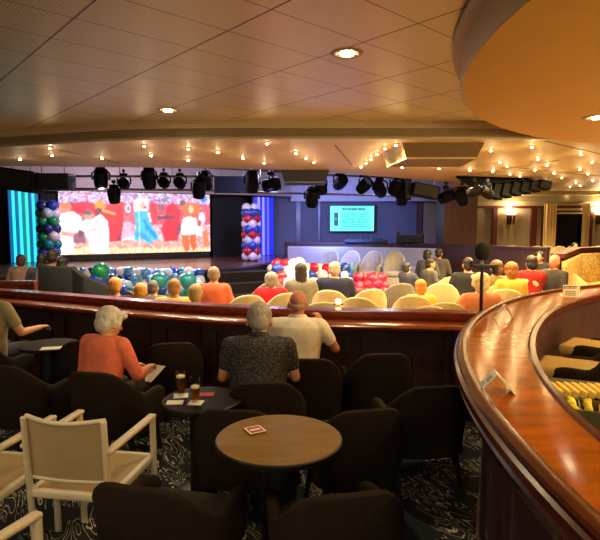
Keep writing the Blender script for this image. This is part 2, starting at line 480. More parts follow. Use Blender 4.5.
# ---------------------------------------------------------------- balustrade between the bar deck and the hall
bal = thing('balustrade', 'curved dark mahogany balustrade with polished drinks ledge behind the dark chairs', 'balustrade', (0, 0, 0))
bm = B(); strip(bm, barrier, [(0, 0), (0, .87), (.1, .87), (.1, HF), (.02, HF)])
obj('panel_wall', bm, M['darkwood'], bal, 30)
bm = B(); strip(bm, barrier, [(-.03, .87), (-.04, .885), (-.04, .94), (-.03, .95), (.13, .95), (.14, .94), (.14, .885), (.13, .87)])
obj('top_rail', bm, M['ledge'], bal, 40)
bm = B(); strip(bm, barrier, [(-.03, .845), (-.03, .87), (-.24, .868), (-.265, .86), (-.275, .845), (-.265, .825), (-.24, .82), (-.03, .81)])
obj('drinks_ledge', bm, M['ledge'], bal, 40)
bm = B(); strip(bm, barrier, [(-.02, .0), (-.02, .12), (0, .13), (0, 0)])
obj('kickboard', bm, M['ledge'], bal, 40)
n = len(barrier)
for i in range(3, n-3, 4):
    a, b = barrier[i], barrier[i+3] if i+3 < n else barrier[-1]
    m_ = (a+b)/2; d = (b-a); L_ = d.length; yw = math.atan2(d.y, d.x)
    bm = B()
    for s in (-1, 1):
        box(bm, (s*(L_/2-.02), -.012, .47), (.05, .03, .56)); box(bm, (0, -.012, .47+s*.26), (L_-.05, .03, .05))
    o = obj('panel_frame', bm, M['darkwood'], bal, 30); o.location = (m_.x, m_.y, 0); o.rotation_euler.z = yw

# ---------------------------------------------------------------- bar counter
bar = thing('bar_counter', 'curved varnished amber wood bar counter with a dark moulded rail', 'bar counter', (0, 0, 0))
RO = 4.62
pa = arc(BC, RO, 88, 202, 110)
def sst(t): t = min(1, max(0, t)); return t*t*(3-2*t)
def bstrip(name, prof, m, ang=35): # profile given as (radius, z)
    bm = B(); rings = []
    for p in pa:
        a = math.atan2(p[1]-BC[1], p[0]-BC[0]) % (2*PI); k = .115*sst((math.degrees(a)-148)/32)
        rings.append([Vector((BC[0]+(r+(k if r < 4.35 else 0))*math.cos(a), BC[1]+(r+(k if r < 4.35 else 0))*math.sin(a), z)) for r, z in prof])
    ring_surface(bm, rings); return obj(name, bm, m, bar, ang)
bstrip('countertop', [(4.57, 1.06), (4.57, 1.10), (4.24, 1.10), (4.215, 1.095), (4.205, 1.08), (4.215, 1.065), (4.24, 1.06)], M['bar'])
bstrip('inner_edge', [(4.205, 1.045), (4.195, 1.06), (4.20, 1.10), (4.225, 1.106), (4.235, 1.101), (4.235, 1.045)], M['railwood'])
bstrip('rail', [(4.57, 1.06), (4.565, 1.10), (4.567, 1.112), (4.578, 1.12), (4.60, 1.121), (4.618, 1.116), (4.622, 1.105), (4.612, 1.098), (4.632, 1.088), (4.634, 1.065), (4.615, 1.055), (4.625, 1.035), (4.60, .98), (4.57, .98)], M['railwood'], 50)
bstrip('front_panel', [(4.50, 0), (4.50, .12), (4.44, .13), (4.44, .98), (4.55, 1.0), (4.48, 1.06), (4.47, 1.06), (4.43, 0)], M['darkwood'], 30)
bstrip('inner_panel', [(4.34, 0), (4.34, 1.06), (4.30, 1.06), (4.30, 0)], M['darkwood'], 30)
for i, a in enumerate(range(132, 202, 5)):
    bm = B(); box(bm, (0, 0, .55), (.05, .11, .84), bev=.008)
    o = obj('pilaster', bm, M['darkwood'], bar); o.location = (BC[0]+4.46*math.cos(R(a)), BC[1]+4.46*math.sin(R(a)), 0); o.rotation_euler.z = R(a)
# work surface inside the ring
wk = thing('back_counter', 'lower dark work counter inside the curve of the bar', 'counter', (0, 0, 0))
pb = arc(BC, 4.25, 157, 200, 40)
bm = B(); strip(bm, pb, [(.0, .84), (.0, .88), (.55, .88), (.55, .84)]); obj('worktop', bm, M['tableedge'], wk, 30)
bm = B(); strip(bm, pb, [(.02, 0), (.02, .84), (.5, .84), (.5, 0)]); obj('cabinet_front', bm, M['darkwood'], wk, 30)
# ================================================================ chairs
def tub_bms(W=.58, D=.56, H=.72, ARM=.52, SEAT=.43, z0=.24, ARCH=.03, rc=.19, FLAT=.13, RAMP=.32):
    """bucket armchair: one curved shell, high behind and stepping down to the arms"""
    w = W/2; yb, yf = -D/2, D/2; 
    path = []                                      # plan of the outer face from front-left round the back
    for i in range(9): path.append((-w+.02*(1-i/8), yf-.03-(yf-.03-(yb+rc))*i/8))
    for i in range(1, 9): a = PI+PI/2*i/9; path.append((-w+rc+rc*math.cos(a), yb+rc+rc*math.sin(a)))
    for i in range(9): path.append((-w+rc+(W-2*rc)*i/8, yb-.012*math.sin(PI*i/8)))
    for i in range(1, 9): a = 1.5*PI+PI/2*i/9; path.append((w-rc+rc*math.cos(a), yb+rc+rc*math.sin(a)))
    for i in range(9): path.append((w-.02*(i/8), yb+rc+(yf-.03-(yb+rc))*i/8))
    path = [Vector(p) for p in path]; n = len(path)
    rings = []
    th = .055
    arcl = [0]
    for i in range(1, n): arcl.append(arcl[-1]+(path[i]-path[i-1]).length)
    for i, p in enumerate(path):
        d = (path[min(i+1, n-1)]-path[max(i-1, 0)]).normalized(); inn = Vector((-d.y, d.x))
        q = (p.y-yb)/(yf-yb)                        # 0 at the back, 1 at the front
        s = min(1, max(0, (abs(arcl[i]-arcl[-1]/2)-FLAT)/RAMP)); s = s*s*(3-2*s)
        h = H+(ARM-H)*s + ARCH*(math.cos(p.x/w*PI/2)-.5)*(1-s)
        if q > .7: h -= min(.06, ARM-SEAT+.02)*((q-.7)/.3)**2
        tilt = .05*(1-s)                            # the back leans out a little
        out = -inn
        def pt(o, z):
            k = (z-z0)/(H-z0); v = p+inn*o+Vector((0, -tilt*k))+out*(.03*(k-1))
            return Vector((v.x, v.y, z))
        t2 = th
        rings.append([pt(0, z0), pt(-.004, (z0+h)/2), pt(0, h-.03), pt(.008, h-.009), pt(t2*.5, h), pt(t2-.008, h-.009), pt(t2, h-.03), pt(t2+.004, (z0+h)/2), pt(t2, z0)])
    shell = B(); ring_surface(shell, rings)
    seat = B(); box(seat, (0, .03, SEAT-.06), (W-.13, D-.10, .12), bev=.035)
    base = B(); box(base, (0, .0, (SEAT-.12+z0)/2), (W-.12, D-.12, SEAT-.12-z0), bev=.01)
    legs = []
    for sx in (-1, 1):
        for y in (yb+.12, yf-.09):
            l = B(); tube(l, [(sx*(w-.1), y, z0+.02), (sx*(w-.06), y+(.02 if y > 0 else -.03), 0)], [.024, .014], 10); legs.append(l)
    return shell, seat, base, legs

def make_tub(name, shellm, seatm, **k):
    t = thing(name, 'x', 'armchair')
    s, c, b, legs = tub_bms(**k)
    obj('backrest_shell', s, M[shellm], t, 50); obj('seat', c, M[seatm], t, 50); obj('seat_base', b, M[shellm], t, 50)
    for l in legs: obj('leg', l, M['chairleg'], t, 60)
    return t

used = set()
def place(proto, loc, yaw, label, group=None):
    if proto.name not in used:
        used.add(proto.name); proto.location = loc; proto.rotation_euler = (0, 0, R(yaw)); proto['label'] = label
        if group: proto['group'] = group
        return proto
    return dup(proto, loc, R(yaw), label, group)

tub = make_tub('tub_chair', 'shell', 'seat')
G1 = 'charcoal tub chairs on the bar deck'
def X(px, y): return (px-300)/F*y
deck = [
    (168, 2.20, -14, 'charcoal tub chair at the bottom edge nearer the white armchairs, back to us'),
    (332, 2.15, 10, 'charcoal tub chair at the bottom edge nearer the bar, back to us'),
    (244, 3.03, -6, 'charcoal tub chair just beyond the bare round table, beside the beer table'),
    (353, 3.03, 12, 'charcoal tub chair just beyond the bare round table, on its bar side'),
    (265, 3.52, 2, 'charcoal tub chair in which the man in the dotted shirt sits'),
    (421, 3.44, 8, 'empty charcoal tub chair standing nearest to the bar front, back to us'),
    (113, 3.74, -12, 'charcoal tub chair in which the woman in orange sits'),
    (22, 3.92, -10, 'empty charcoal tub chair behind the white armchairs at the photo edge'),
    (376, 4.26, 6, 'empty charcoal tub chair facing the balustrade beside the bald man'),
    (308, 4.10, 0, 'charcoal tub chair in which the bald man sits'),
    (170, 4.62, 14, 'empty charcoal tub chair between the woman in orange and the balustrade'),
    (84, 4.72, 22, 'empty charcoal tub chair beside the small table with a paper, behind the woman in orange'),
    (-14, 4.72, -8, 'charcoal tub chair in which the man in olive at the photo edge sits'),
]
for px, y, yaw, lab in deck: place(tub, (X(px, y), y, 0), yaw, lab, G1)

# ---------------------------------------------------------------- white outdoor armchairs
def make_white():
    t = thing('white_armchair', 'x', 'armchair')
    m = M['white_metal']
    H, S, w = .81, .44, .205
    def leg(x, y, z1, lean=0):
        b = B(); tube(b, [(x, y, 0), (x, y+lean*.5, z1*.52), (x, y+lean, z1)], [.019, .019, .017], 8, flat=.8); return b
    for s in (-1, 1):
        obj('rear_leg', leg(s*w, -.23+.03, H, -.05), m, t, 50)
        b = B(); tube(b, [(s*(w+.015), .24, 0), (s*(w+.015), .23, .66)], [.018, .018], 8); obj('front_leg', b, m, t, 50)
        b = B(); box(b, (s*(w+.012), -.0, .66), (.045, .49, .024), bev=.009); obj('armrest', b, m, t, 50)
    # back: bowed woven panel between the rear posts with a top and a bottom bar
    rows = []
    for k in range(9):
        z = .50+(H-.50)*k/8; bow = .018+.03*(k/8)
        rows.append([Vector((-w+2*w*i/12, -.205-.05*(z/H)-bow*math.sin(PI*i/12)+.02, z-.010*math.sin(PI*i/12)*(k/8))) for i in range(13)])
    b = B(); ring_surface(b, rows+[[p+Vector((0, .008, 0)) for p in r] for r in rows[::-1]], close=False, caps=False)
    obj('back_panel', b, M['mesh'], t, 60)
    for nm, k in (('top_bar', 8), ('bottom_bar', 0)):
        b = B(); tube(b, [p+Vector((0, .004, 0)) for p in rows[k]], .011, 8); obj(nm, b, m, t, 60)
    b = B()
    for s in (-1, 1): box(b, (s*(w-.0), .01, S-.02), (.035, .46, .04), bev=.008)
    box(b, (0, .235, S-.02), (2*w, .035, .04), bev=.008); box(b, (0, -.215, S-.02), (2*w, .035, .04), bev=.008)
    obj('seat_frame', b, m, t, 50)
    rows = [[Vector((-w+.015+(2*w-.03)*i/8, -.2+.42*k/8, S-.004-.012*math.sin(PI*i/8)*math.sin(PI*k/8))) for i in range(9)] for k in range(9)]
    b = B(); ring_surface(b, rows+[[p-Vector((0, 0, .008)) for p in r] for r in rows[::-1]], close=False, caps=False)
    obj('seat', b, M['mesh'], t, 60)
    return t
wc = make_white()
GW = 'white outdoor armchairs'
place(wc, (-1.075, 2.62, 0), -9, 'white metal armchair fully in view with a beige woven back', GW)
place(wc, (-1.62, 2.60, 0), -9, 'white metal armchair cut off by the photo edge beside the whole one', GW)
place(wc, (-1.255, 1.69, 0), -22, 'white metal armchair of which only an arm shows at the bottom corner', GW)

# ---------------------------------------------------------------- hall seating
hall = make_tub('cream_tub_chair', 'cream', 'creamseat', W=.66, D=.62, H=.90, ARM=.62, SEAT=.5, z0=.16, ARCH=.10, rc=.25, FLAT=.14, RAMP=.5)
gtub = make_tub('grey_tub_chair', 'grey', 'grey', W=.66, D=.62, H=.90, ARM=.62, SEAT=.5, z0=.16, ARCH=.10, rc=.25, FLAT=.14, RAMP=.5)
GH = 'cream tub chairs in the hall'
def chair_at(proto, px, ytop, yaw, label, group, z=HF, h=.93):
    p = at(px, ytop, z=z+h); return place(proto, (p.x, p.y+.3, z), yaw, label, group)
hallchairs = [
    (240, 296, 20, 'cream tub chair peeping over the balustrade just left of the man in dots'),
    (277, 294, 25, 'cream tub chair behind the person in red'),
    (317, 303, 12, 'low showing cream tub chair top beside the candle on the balustrade'),
    (336, 291, -18, 'cream tub chair of the man in navy'),
    (366, 290, 15, 'cream tub chair second behind the balustrade, below the magenta balloons'),
    (368, 298.5, -22, 'broad cream tub chair right of the candle at the balustrade'),
    (420, 296.5, -16, 'cream tub chair of the woman in yellow with orange hair'),
    (426, 307, 5, 'cream tub chair top just showing below the woman in yellow'),
    (445, 284, -10, 'cream tub chair behind the woman in yellow, towards the microphone stand'),
    (453, 303.5, -14, 'cream tub chair touching the balustrade below the person in pink'),
    (487, 296, 6, 'cream tub chair of the person in pink'),
    (514, 290, -20, 'cream tub chair of the person in a yellow top'),
    (531, 279.5, -18, 'cream tub chair of the person in bright red by the banquette'),
    (498, 285, 8, 'cream tub chair of the person in an olive top'),
    (556, 277, 160, 'cream tub chair facing us in front of the patterned banquette'),
    (589, 277, 190, 'cream tub chair in front of the patterned banquette near the photo edge'),
    (448, 277.5, 12, 'cream tub chair in mid hall behind the arm of the person in pink'),
]
for px, yt, yaw, lab in hallchairs: chair_at(hall, px, yt, yaw, lab, GH)
GG = 'grey tub chairs in the hall'
for px, yt, yaw, lab in ((214, 284.5, -4, 'grey tub chair of the person in the orange top'),
                         (398, 284, 10, 'grey tub chair between the magenta balloons and the woman in yellow'),
                         (262, 283, 28, 'grey tub chair in the shade behind the person in red')):
    chair_at(gtub, px, yt, yaw, lab, GG)
ptub = make_tub('pale_tub_chair', 'sofa', 'sofa', W=.55, D=.6, H=.92, ARM=.66, SEAT=.5, z0=.12, ARCH=.10, rc=.2, FLAT=.12, RAMP=.4)
GP = 'pale tub chairs before the long sofa'
for k, (px, yaw) in enumerate(((327, 150), (350, 158), (373, 160), (397, 168))):
    chair_at(ptub, px, 253.5+k*.3, yaw, ('pale grey tub chair before the long sofa, %s' % ('outermost towards the stage', 'second from the stage', 'third from the stage', 'nearest the seated group')[k]), GP, TF, .92)
GY = 'cream armchairs under the window'
for k, px in enumerate((540, 552, 566, 580)):
    x = X(px, 15.9)
    place(hall, (x, 15.9, TF+.02), 170+8*k, 'cream armchair by the window, %s' % ('next to the wood posts', 'under the cream curtain', 'under the dark glass', 'under the narrow curtain')[k], GY)

# long curved sofa on the tier
sofa = thing('long_sofa', 'long pale grey curved sofa along the low partition under the projection screen', 'sofa', (0, 0, 0))
sp = smooth_path([at(px, 247, Y=Y).to_2d() for px, Y in ((288, 16.0), (315, 15.6), (360, 15.3), (405, 14.8), (436, 14.3))], 6)
bm = B(); strip(bm, sp, [(0, TF+.05), (-.02, TF+.93), (.03, TF+.97), (.14, TF+.97), (.18, TF+.93), (.18, TF+.05)]); obj('backrest', bm, M['sofa'], sofa, 50)
bm = B(); strip(bm, sp, [(-.6, TF+.18), (-.62, TF+.42), (-.58, TF+.47), (-.03, TF+.47), (-.03, TF+.18)]); obj('seat', bm, M['sofa'], sofa, 50)
bm = B(); strip(bm, sp, [(-.55, TF), (-.55, TF+.18), (-.03, TF+.18), (-.03, TF)]); obj('plinth', bm, M['tableedge'], sofa, 50)
# low partition behind it
pp = [at(px, 243, Y=Y).to_2d() for px, Y in ((284, 16.5), (340, 16.2), (400, 15.7), (452, 14.8), (500, 13.6), (547, 12.6))]
pp = smooth_path(pp, 4)
pt = thing('low_partition', 'long low wood partition behind the pale grey sofa', 'partition', (0, 0, 0))
bm = B(); strip(bm, pp, [(.03, HF), (.03, 1.12), (.15, 1.12), (.15, HF)]); obj('panel', bm, M['darkwood'], pt, 30)
bm = B(); strip(bm, pp, [(0, 1.12), (0, 1.17), (.02, 1.18), (.17, 1.18), (.18, 1.17), (.18, 1.12)]); obj('cap_rail', bm, M['darkwood'], pt, 40)

# banquette wall on the far right
bp = [(4.64, 9.25), (6.25, 11.7), (8.6, 13.3)]
bq = thing('booth_banquette', 'yellow scroll patterned banquette under a wood topped wall', 'banquette', (0, 0, 0))
bm = B(); strip(bm, bp, [(.0, HF), (0, 1.13), (.1, 1.13), (.1, HF)]); obj('wood_wall', bm, M['redwood'], bq, 30)
bm = B(); strip(bm, bp, [(-.06, 1.13), (-.07, 1.14), (-.07, 1.2), (-.06, 1.21), (.15, 1.21), (.16, 1.2), (.16, 1.13)]); obj('cap_rail', bm, M['redwood'], bq, 40)
for i in range(2):
    a, b = Vector(bp[i]), Vector(bp[i+1]); L_ = (b-a).length; k = 2
    for j in range(k):
        a2 = a+(b-a)*((j+.02)/k); b2 = a+(b-a)*((j+.98)/k)
        bm = B(); strip(bm, [a2, b2], [(-.02, .35), (-.12, .38), (-.1, 1.02), (-.06, 1.08), (-.02, 1.08)]); obj('back_cushion', bm, M['banquette'], bq, 60)
bm = B(); strip(bm, bp, [(-.62, .2), (-.64, .36), (-.6, .42), (-.05, .42), (-.05, .2)]); obj('seat', bm, M['banquette'], bq, 50)
bm = B(); strip(bm, bp, [(-.56, HF), (-.56, .2), (-.05, .2), (-.05, HF)]); obj('plinth', bm, M['tableedge'], bq, 50)

# dark grey booth on the left with three people
bo = thing('high_back_booth', 'high backed slate grey booth sofa at the stage side, three people in it', 'booth', (0, 0, 0))
b0 = [at(px, 268, Y=Y).to_2d() for px, Y in ((36, 9.7), (40, 9.0), (47, 8.75), (60, 8.6), (72, 8.55))]
b0 = smooth_path(b0, 4)
bm = B(); strip(bm, b0, [(0, HF), (0, 1.0), (.03, 1.03), (.1, 1.03), (.13, 1.0), (.13, HF)]); obj('backrest', bm, cloth('#0d1116'), bo, 50)
b1 = smooth_path([at(px, 275, Y=Y).to_2d() for px, Y in ((72, 8.55), (85, 8.5), (108, 8.6))], 5)
bm = B()
rings = []
for i, p in enumerate(b1):
    h = 1.0-.36*(i/(len(b1)-1))**1.2; y = .13
    rings.append([Vector((p.x, p.y, HF)), Vector((p.x, p.y, h)), Vector((p.x, p.y+.03, h+.03)), Vector((p.x, p.y+.1, h+.03)), Vector((p.x, p.y+.13, h)), Vector((p.x, p.y+.13, HF))])
ring_surface(bm, rings); obj('sloping_back', bm, cloth('#0d1116'), bo, 50)
c0, c1 = b0[4], b0[-1]
bm = B(); box(bm, ((c0.x+b1[-1].x)/2, 9.05, HF+.24), (b1[-1].x-c0.x, .7, .48), bev=.04); obj('seat', bm, cloth('#0d1116'), bo, 50)
# low wood wall left of the booth
bm = B(); lw = [at(px, 280, Y=7.6).to_2d() for px in (-60, 34)]
lwt = thing('low_wood_wall', 'short low wood wall at the photo edge before the green lit column', 'partition', (0, 0, 0))
strip(bm, lw, [(0, HF), (0, .86), (.1, .86), (.1, HF)]); obj('panel', bm, M['ledge'], lwt, 30)
bm = B(); strip(bm, lw, [(-.02, .86), (-.02, .9), (.12, .9), (.12, .86)]); obj('cap_rail', bm, M['ledge'], lwt, 30)
# ================================================================ tables and small things
def round_table(loc, r, h, top_m, label, name='round_table'):
    t = thing(name, label, 'table', loc)
    b = B(); lathe(b, [(r-.02, h-.035), (r-.004, h-.03), (r, h-.02), (r, h-.006), (r-.006, h-.001)], n=56); obj('table_edge', b, M['tableedge'], t, 40)
    b = B(); lathe(b, [(r-.007, h-.012), (r-.007, h-.0005), (r-.012, h)], n=56); obj('table_top', b, M[top_m], t, 40)
    b = B(); lathe(b, [(.085, .02), (.082, h-.04)], n=28); obj('pedestal', b, M['tableedge'], t, 40)
    b = B(); lathe(b, [(.2, 0), (.2, .012), (.18, .022), (.08, .026)], n=36); obj('base', b, M['tableedge'], t, 40)
    return t
T1 = at(279, 437, z=.72)
round_table((T1.x, T1.y, 0), .30, .72, 'tabletop', 'round bare brown topped table among the charcoal tub chairs')
p = at(255, 431, z=.721)
b = B(); box(b, (0, 0, .004), (.085, .085, .008), bev=.002)
nk = thing('paper_coaster', 'small red printed coaster lying on the bare round table', 'coaster', (p.x, p.y, .72), .5)
obj('card', b, M['napkin'], nk)
b = B()
for s in (-1, 1): box(b, (s*.038, 0, .0085), (.008, .085, .002)); box(b, (0, s*.038, .0085), (.07, .008, .002))
box(b, (0, 0, .0085), (.05, .02, .002))
obj('white_border', b, M['paper'], nk)
T2 = Vector((X(200, 3.2), 3.2, 0))
H2 = .63
round_table(T2, .25, H2, 'darktop', 'small dark round table with two beers beside the man in the dotted shirt')
def glass(loc, liquid, fill, label, r=.033, h=.155):
    t = thing('beer_glass', label, 'glass', loc, 0, 'beer glasses')
    b = B(); lathe(b, [(.022, 0), (.026, 0.004), (r-.003, h*.5), (r, h), (r-.0025, h), (r-.006, h*.5), (.021, .012)], n=28); obj('tumbler', b, M['glass'], t, 60)
    b = B(); lathe(b, [(.0215, .013), (r-.0065, h*.5), (r-.0065+.003*(fill-.5)*2, h*fill)], n=28); obj('beer', b, M[liquid], t, 60)
    b = B(); lathe(b, [(r-.006, h*fill+.0005), (r-.0055, h*fill+.012), (r-.011, h*fill+.015)], n=28); obj('foam', b, M['foam'], t, 60)
g1 = at(181, 395, z=H2); g2 = at(195.5, 402, z=H2)
glass((g1.x, g1.y, H2+.004), 'stout', .72, 'glass of dark ale further back on the small table')
glass((g2.x, g2.y, H2+.004), 'beer', .55, 'half drunk glass of golden beer nearer us on the small table')
def sheet(name, px, py, z, w, d, rz, m, label, cat, th=.003):
    p = at(px, py, z=z); b = B(); box(b, (0, 0, th/2), (w, d, th))
    o = obj(name, b, m); o.location = (p.x, p.y, z+.0005); o.rotation_euler.z = rz
    return tag(o, label, cat)
sheet('paper_coaster', 181, 396, H2, .09, .09, .2, M['paper'], 'white coaster under the dark ale', 'coaster')
sheet('paper_coaster', 196, 403, H2, .085, .085, -.1, M['paper'], 'white coaster under the golden beer', 'coaster')
sheet('folded_card', 175, 403, H2, .1, .07, .1, M['paper'], 'cream folded card lying at the near edge of the beer table', 'card', .006)
sheet('printed_coaster', 207, 395, H2, .09, .07, .05, M['napkin'], 'red printed coaster on the beer table beside the man in dots', 'coaster', .005)
T3 = Vector((X(44, 4.55), 4.58, 0))
round_table(T3, .25, .66, 'darktop', 'small dark round table with a paper in front of the man at the photo edge')
sheet('paper', 51, 348.5, .66, .16, .11, .25, M['paper'], 'white paper lying on the small table by the man in olive', 'paper', .004)

# ---- things on the bar
def tent(px, py, z, rz, label, w=.10, h=.085, spread=.045, th=.003, m2=None):
    p = at(px, py, z=z); t = thing('tent_card', label, 'tent card', (p.x, p.y, z), rz, 'folded tent cards on the bar')
    a = math.atan2(spread, h)
    for s in (-1, 1):
        b = B(); box(b, (0, s*spread/2, h/2), (w, th, math.hypot(h, spread)), Matrix.Rotation(s*a, 4, 'X')); o = obj('leaf', b, M['paper'], t)
        bb = B(); rot = Matrix.Rotation(s*a, 4, 'X')
        off = Vector((0, s*(spread/2+.0025), h/2))
        # printed picture and lines of small print
        q = rot.to_3x3()
        def loc(u, v): return off+q @ Vector((u, 0, v))
        box(bb, loc(-.012, .018), (w*.55, .001, h*.38), rot, 0)
        box(bb, loc(.03, .02), (w*.2, .001, h*.2), rot, 1)
        for r_ in range(4): box(bb, loc(0, -.008-.009*r_), (w*(.8 if r_ % 2 else .6), .001, .003), rot, 2)
        obj('print', bb, None, o, mats=[cloth('#8fa2c8'), cloth('#d9b458'), cloth('#6d5a48')])
    return t
tent(495, 391, 1.10, R(78), 'open tent card with blue picture on the near part of the bar', w=.075, h=.074, spread=.066)
tent(504, 319, 1.10, R(86), 'tent card seen edge on further along the bar', w=.03, h=.10, spread=.062)
# block shaped card holder with black lettering marks at the far end
p = at(570, 297, z=1.10)
bc = thing('menu_card', 'upright cream menu card with black heading at the far end of the bar', 'menu card', (p.x, p.y, 1.10), R(-8))
b = B(); box(b, (0, 0, .065), (.15, .012, .13)); o = obj('card', b, M['paper'], bc)
b = B(); box(b, (.085, .03, .065), (.02, .07, .13)); obj('side_fold', b, M['paper'], bc)
b = B()
for x0, x1, z0, z1 in ((-.066, .03, .11, .118), (-.066, -.056, .09, .118), (-.012, -.002, .09, .118), (.036, .066, .11, .118), (.036, .044, .09, .118), (-.05, -.02, .094, .1), (.006, .03, .094, .1)):
    box(b, ((x0+x1)/2, -.0075, (z0+z1)/2), (x1-x0, .002, z1-z0))
for z in (.06, .04, .022): box(b, (-.0, -.0075, z), (.11, .002, .006))
obj('lettering', b, M['black'], o); bc.scale = (.8, .8, .8)
# pour tray with folded napkins, garnish caddy
p = at(577, 394, z=.9)
RZ = R(-8)
tr = thing('napkin_tray', 'long dark tray of folded yellow napkins behind the bar', 'tray', (1.30, 2.44, .88), RZ)
b = B(); box(b, (.08, 0, .012), (.5, .15, .024), bev=.006); obj('tray', b, M['tableedge'], tr)
for k in range(13):
    b = B(); box(b, (-.145+.036*k, 0, .05), (.034, .145, .04), Matrix.Rotation(.35, 4, 'Y'), bev=.008)
    o = obj('folded_napkin', b, M['ivory'])
    o.parent = None
    o.location = Vector((1.30, 2.44, .88)); o.rotation_euler.z = RZ
    tag(o, 'folded yellow napkin standing in the dark tray behind the bar', 'napkin', 'folded napkins in the tray')
cad = thing('garnish_caddy', 'smoky plastic caddy of lemon wedges behind the bar', 'caddy', (1.16, 2.10, .88), R(-25))
b = B()
for s in (-1, 1): box(b, (0, s*.075, .05), (.24, .006, .10)); box(b, (s*.12, 0, .05), (.006, .15, .10))
box(b, (0, 0, .004), (.24, .15, .008)); box(b, (0, 0, .05), (.005, .15, .09))
obj('bin', b, M['clearplastic'], cad)
rnd = random.Random(3)
for k in range(16):
    b = B(); ellipsoid(b, (0, 0, 0), (.028, .016, .016), seg=10); o = obj('lemon_wedge', b, M['lemon'])
    x, y = -.09+.06*(k % 4), -.045+.03*(k//4)
    o.location = Matrix.Translation((1.16, 2.10, .88)) @ Matrix.Rotation(R(-25), 4, 'Z') @ Vector((x, y, .085+rnd.random()*.012)); o.rotation_euler = (rnd.random(), rnd.random(), rnd.random()*3)
    tag(o, 'lemon wedge in the smoky caddy behind the bar', 'lemon wedge', 'lemon wedges in the caddy')
for k, (x, y) in enumerate(((1.01, 1.87), (1.06, 1.74))):
    b = B(); lathe(b, [(.03, 0), (.045, .02), (.05, .05), (.045, .05), (.04, .02), (.001, .012)], (0, 0, 0), 24); o = obj('small_bowl', b, M['paper'], None, 60); o.location = (x, y, .88)
    tag(o, ('small white bowl by the lemon caddy', 'small white bowl nearest us on the work counter')[k], 'bowl')
# stools inside the ring
def stool_proto():
    t = thing('bar_stool', 'x', 'bar stool')
    s, c, b, legs = tub_bms(W=.46, D=.44, H=1.06, ARM=.83, SEAT=.80, z0=.68, FLAT=.12, RAMP=.24)
    c.free(); c = B(); box(c, (0, .07, .77), (.38, .42, .09), bev=.03)
    obj('backrest_shell', s, M['shell'], t, 50); obj('seat', c, M['creamseat'], t, 50); obj('seat_base', b, M['shell'], t, 50)
    for l in legs: l.free()
    for sx in (-1, 1):
        for sy in (-1, 1):
            l = B(); tube(l, [(sx*.15, sy*.13, .68), (sx*.2, sy*.18, 0)], [.02, .014], 10); obj('leg', l, M['chairleg'], t, 60)
    l = B(); tube(l, [(.19*math.cos(a*PI/8), .17*math.sin(a*PI/8), .25) for a in range(17)], .01, 8); obj('footrest', l, M['gold'], t, 60)
    return t
sp_ = stool_proto()
place(sp_, (1.85, 3.30, 0), 58, 'dark bar stool with beige seat nearest the napkin tray', 'bar stools inside the curve')
place(sp_, (2.30, 3.86, 0), 47, 'dark bar stool with beige seat further round the bar', 'bar stools inside the curve')

# microphone on a stand behind the bar rail
ms = thing('microphone_stand', 'black microphone stand with a big round foam windscreen behind the bar rail', 'microphone stand', (1.74, 4.95, HF))
b = B(); lathe(b, [(.16, 0), (.16, .015), (.03, .03)], n=32); obj('base', b, M['black'], ms, 40)
b = B(); tube(b, [(0, 0, .02), (0, 0, 1.50)], [.016, .016], 14); obj('pole', b, M['black'], ms, 60)
b = B(); box(b, (.03, 0, 1.475), (.24, .06, .035), bev=.01); box(b, (-.1, 0, 1.50), (.04, .05, .06), bev=.01); box(b, (.12, -.01, 1.44), (.05, .06, .07), bev=.01)
obj('bracket', b, M['black'], ms)
b = B(); tube(b, [(0, 0, 1.48), (0, 0, 1.56)], .02, 12); obj('shock_mount', b, M['chrome'], ms, 60)
b = B(); ellipsoid(b, (0, 0, 1.62), (.08, .08, .09), seg=24); obj('windscreen', b, mat('black_foam', '#191a1a', .95, .3, 90, bump=.5), ms, 180)

# candle on the balustrade ledge
p = at(339, 306, z=.95)
cn = thing('candle_holder', 'small glowing candle in a glass on the balustrade near the man in navy', 'candle', (p.x, p.y+.1, .95))
b = B(); lathe(b, [(.034, 0), (.036, .07), (.033, .07), (.031, .006)], n=24); obj('glass_cup', b, M['glass'], cn, 60)
b = B(); lathe(b, [(.028, .008), (.028, .05)], n=20); obj('candle', b, M['candle'], cn, 60)
b = B(); lathe(b, [(.05, 0), (.05, .006)], n=24); obj('saucer', b, M['tableedge'], cn, 60)

# ================================================================ people
def remeshed(bm, name, m, parent, voxel, sm=4, nz=0, nscale=40):
    bmesh.ops.recalc_face_normals(bm, faces=bm.faces)
    me = bpy.data.meshes.new(name); bm.to_mesh(me); bm.free()
    o = bpy.data.objects.new(name, me); COL.objects.link(o)
    md = o.modifiers.new('r', 'REMESH'); md.mode = 'VOXEL'; md.voxel_size = voxel
    s = o.modifiers.new('s', 'SMOOTH'); s.iterations = sm; s.factor = .5
    dg = bpy.context.evaluated_depsgraph_get(); dg.update()
    me2 = bpy.data.meshes.new_from_object(o.evaluated_get(dg)); me2.name = name
    o.modifiers.clear(); o.data = me2; bpy.data.meshes.remove(me)
    if nz:
        me2.calc_loop_triangles()
        vs = me2.vertices
        no = [v.normal.copy() for v in vs]
        for v, n_ in zip(vs, no): v.co += n_*nz*noise.noise(v.co*nscale)
    me2.materials.clear(); me2.materials.append(m); me2.shade_smooth()
    if parent is not None: o.parent = parent
    return o

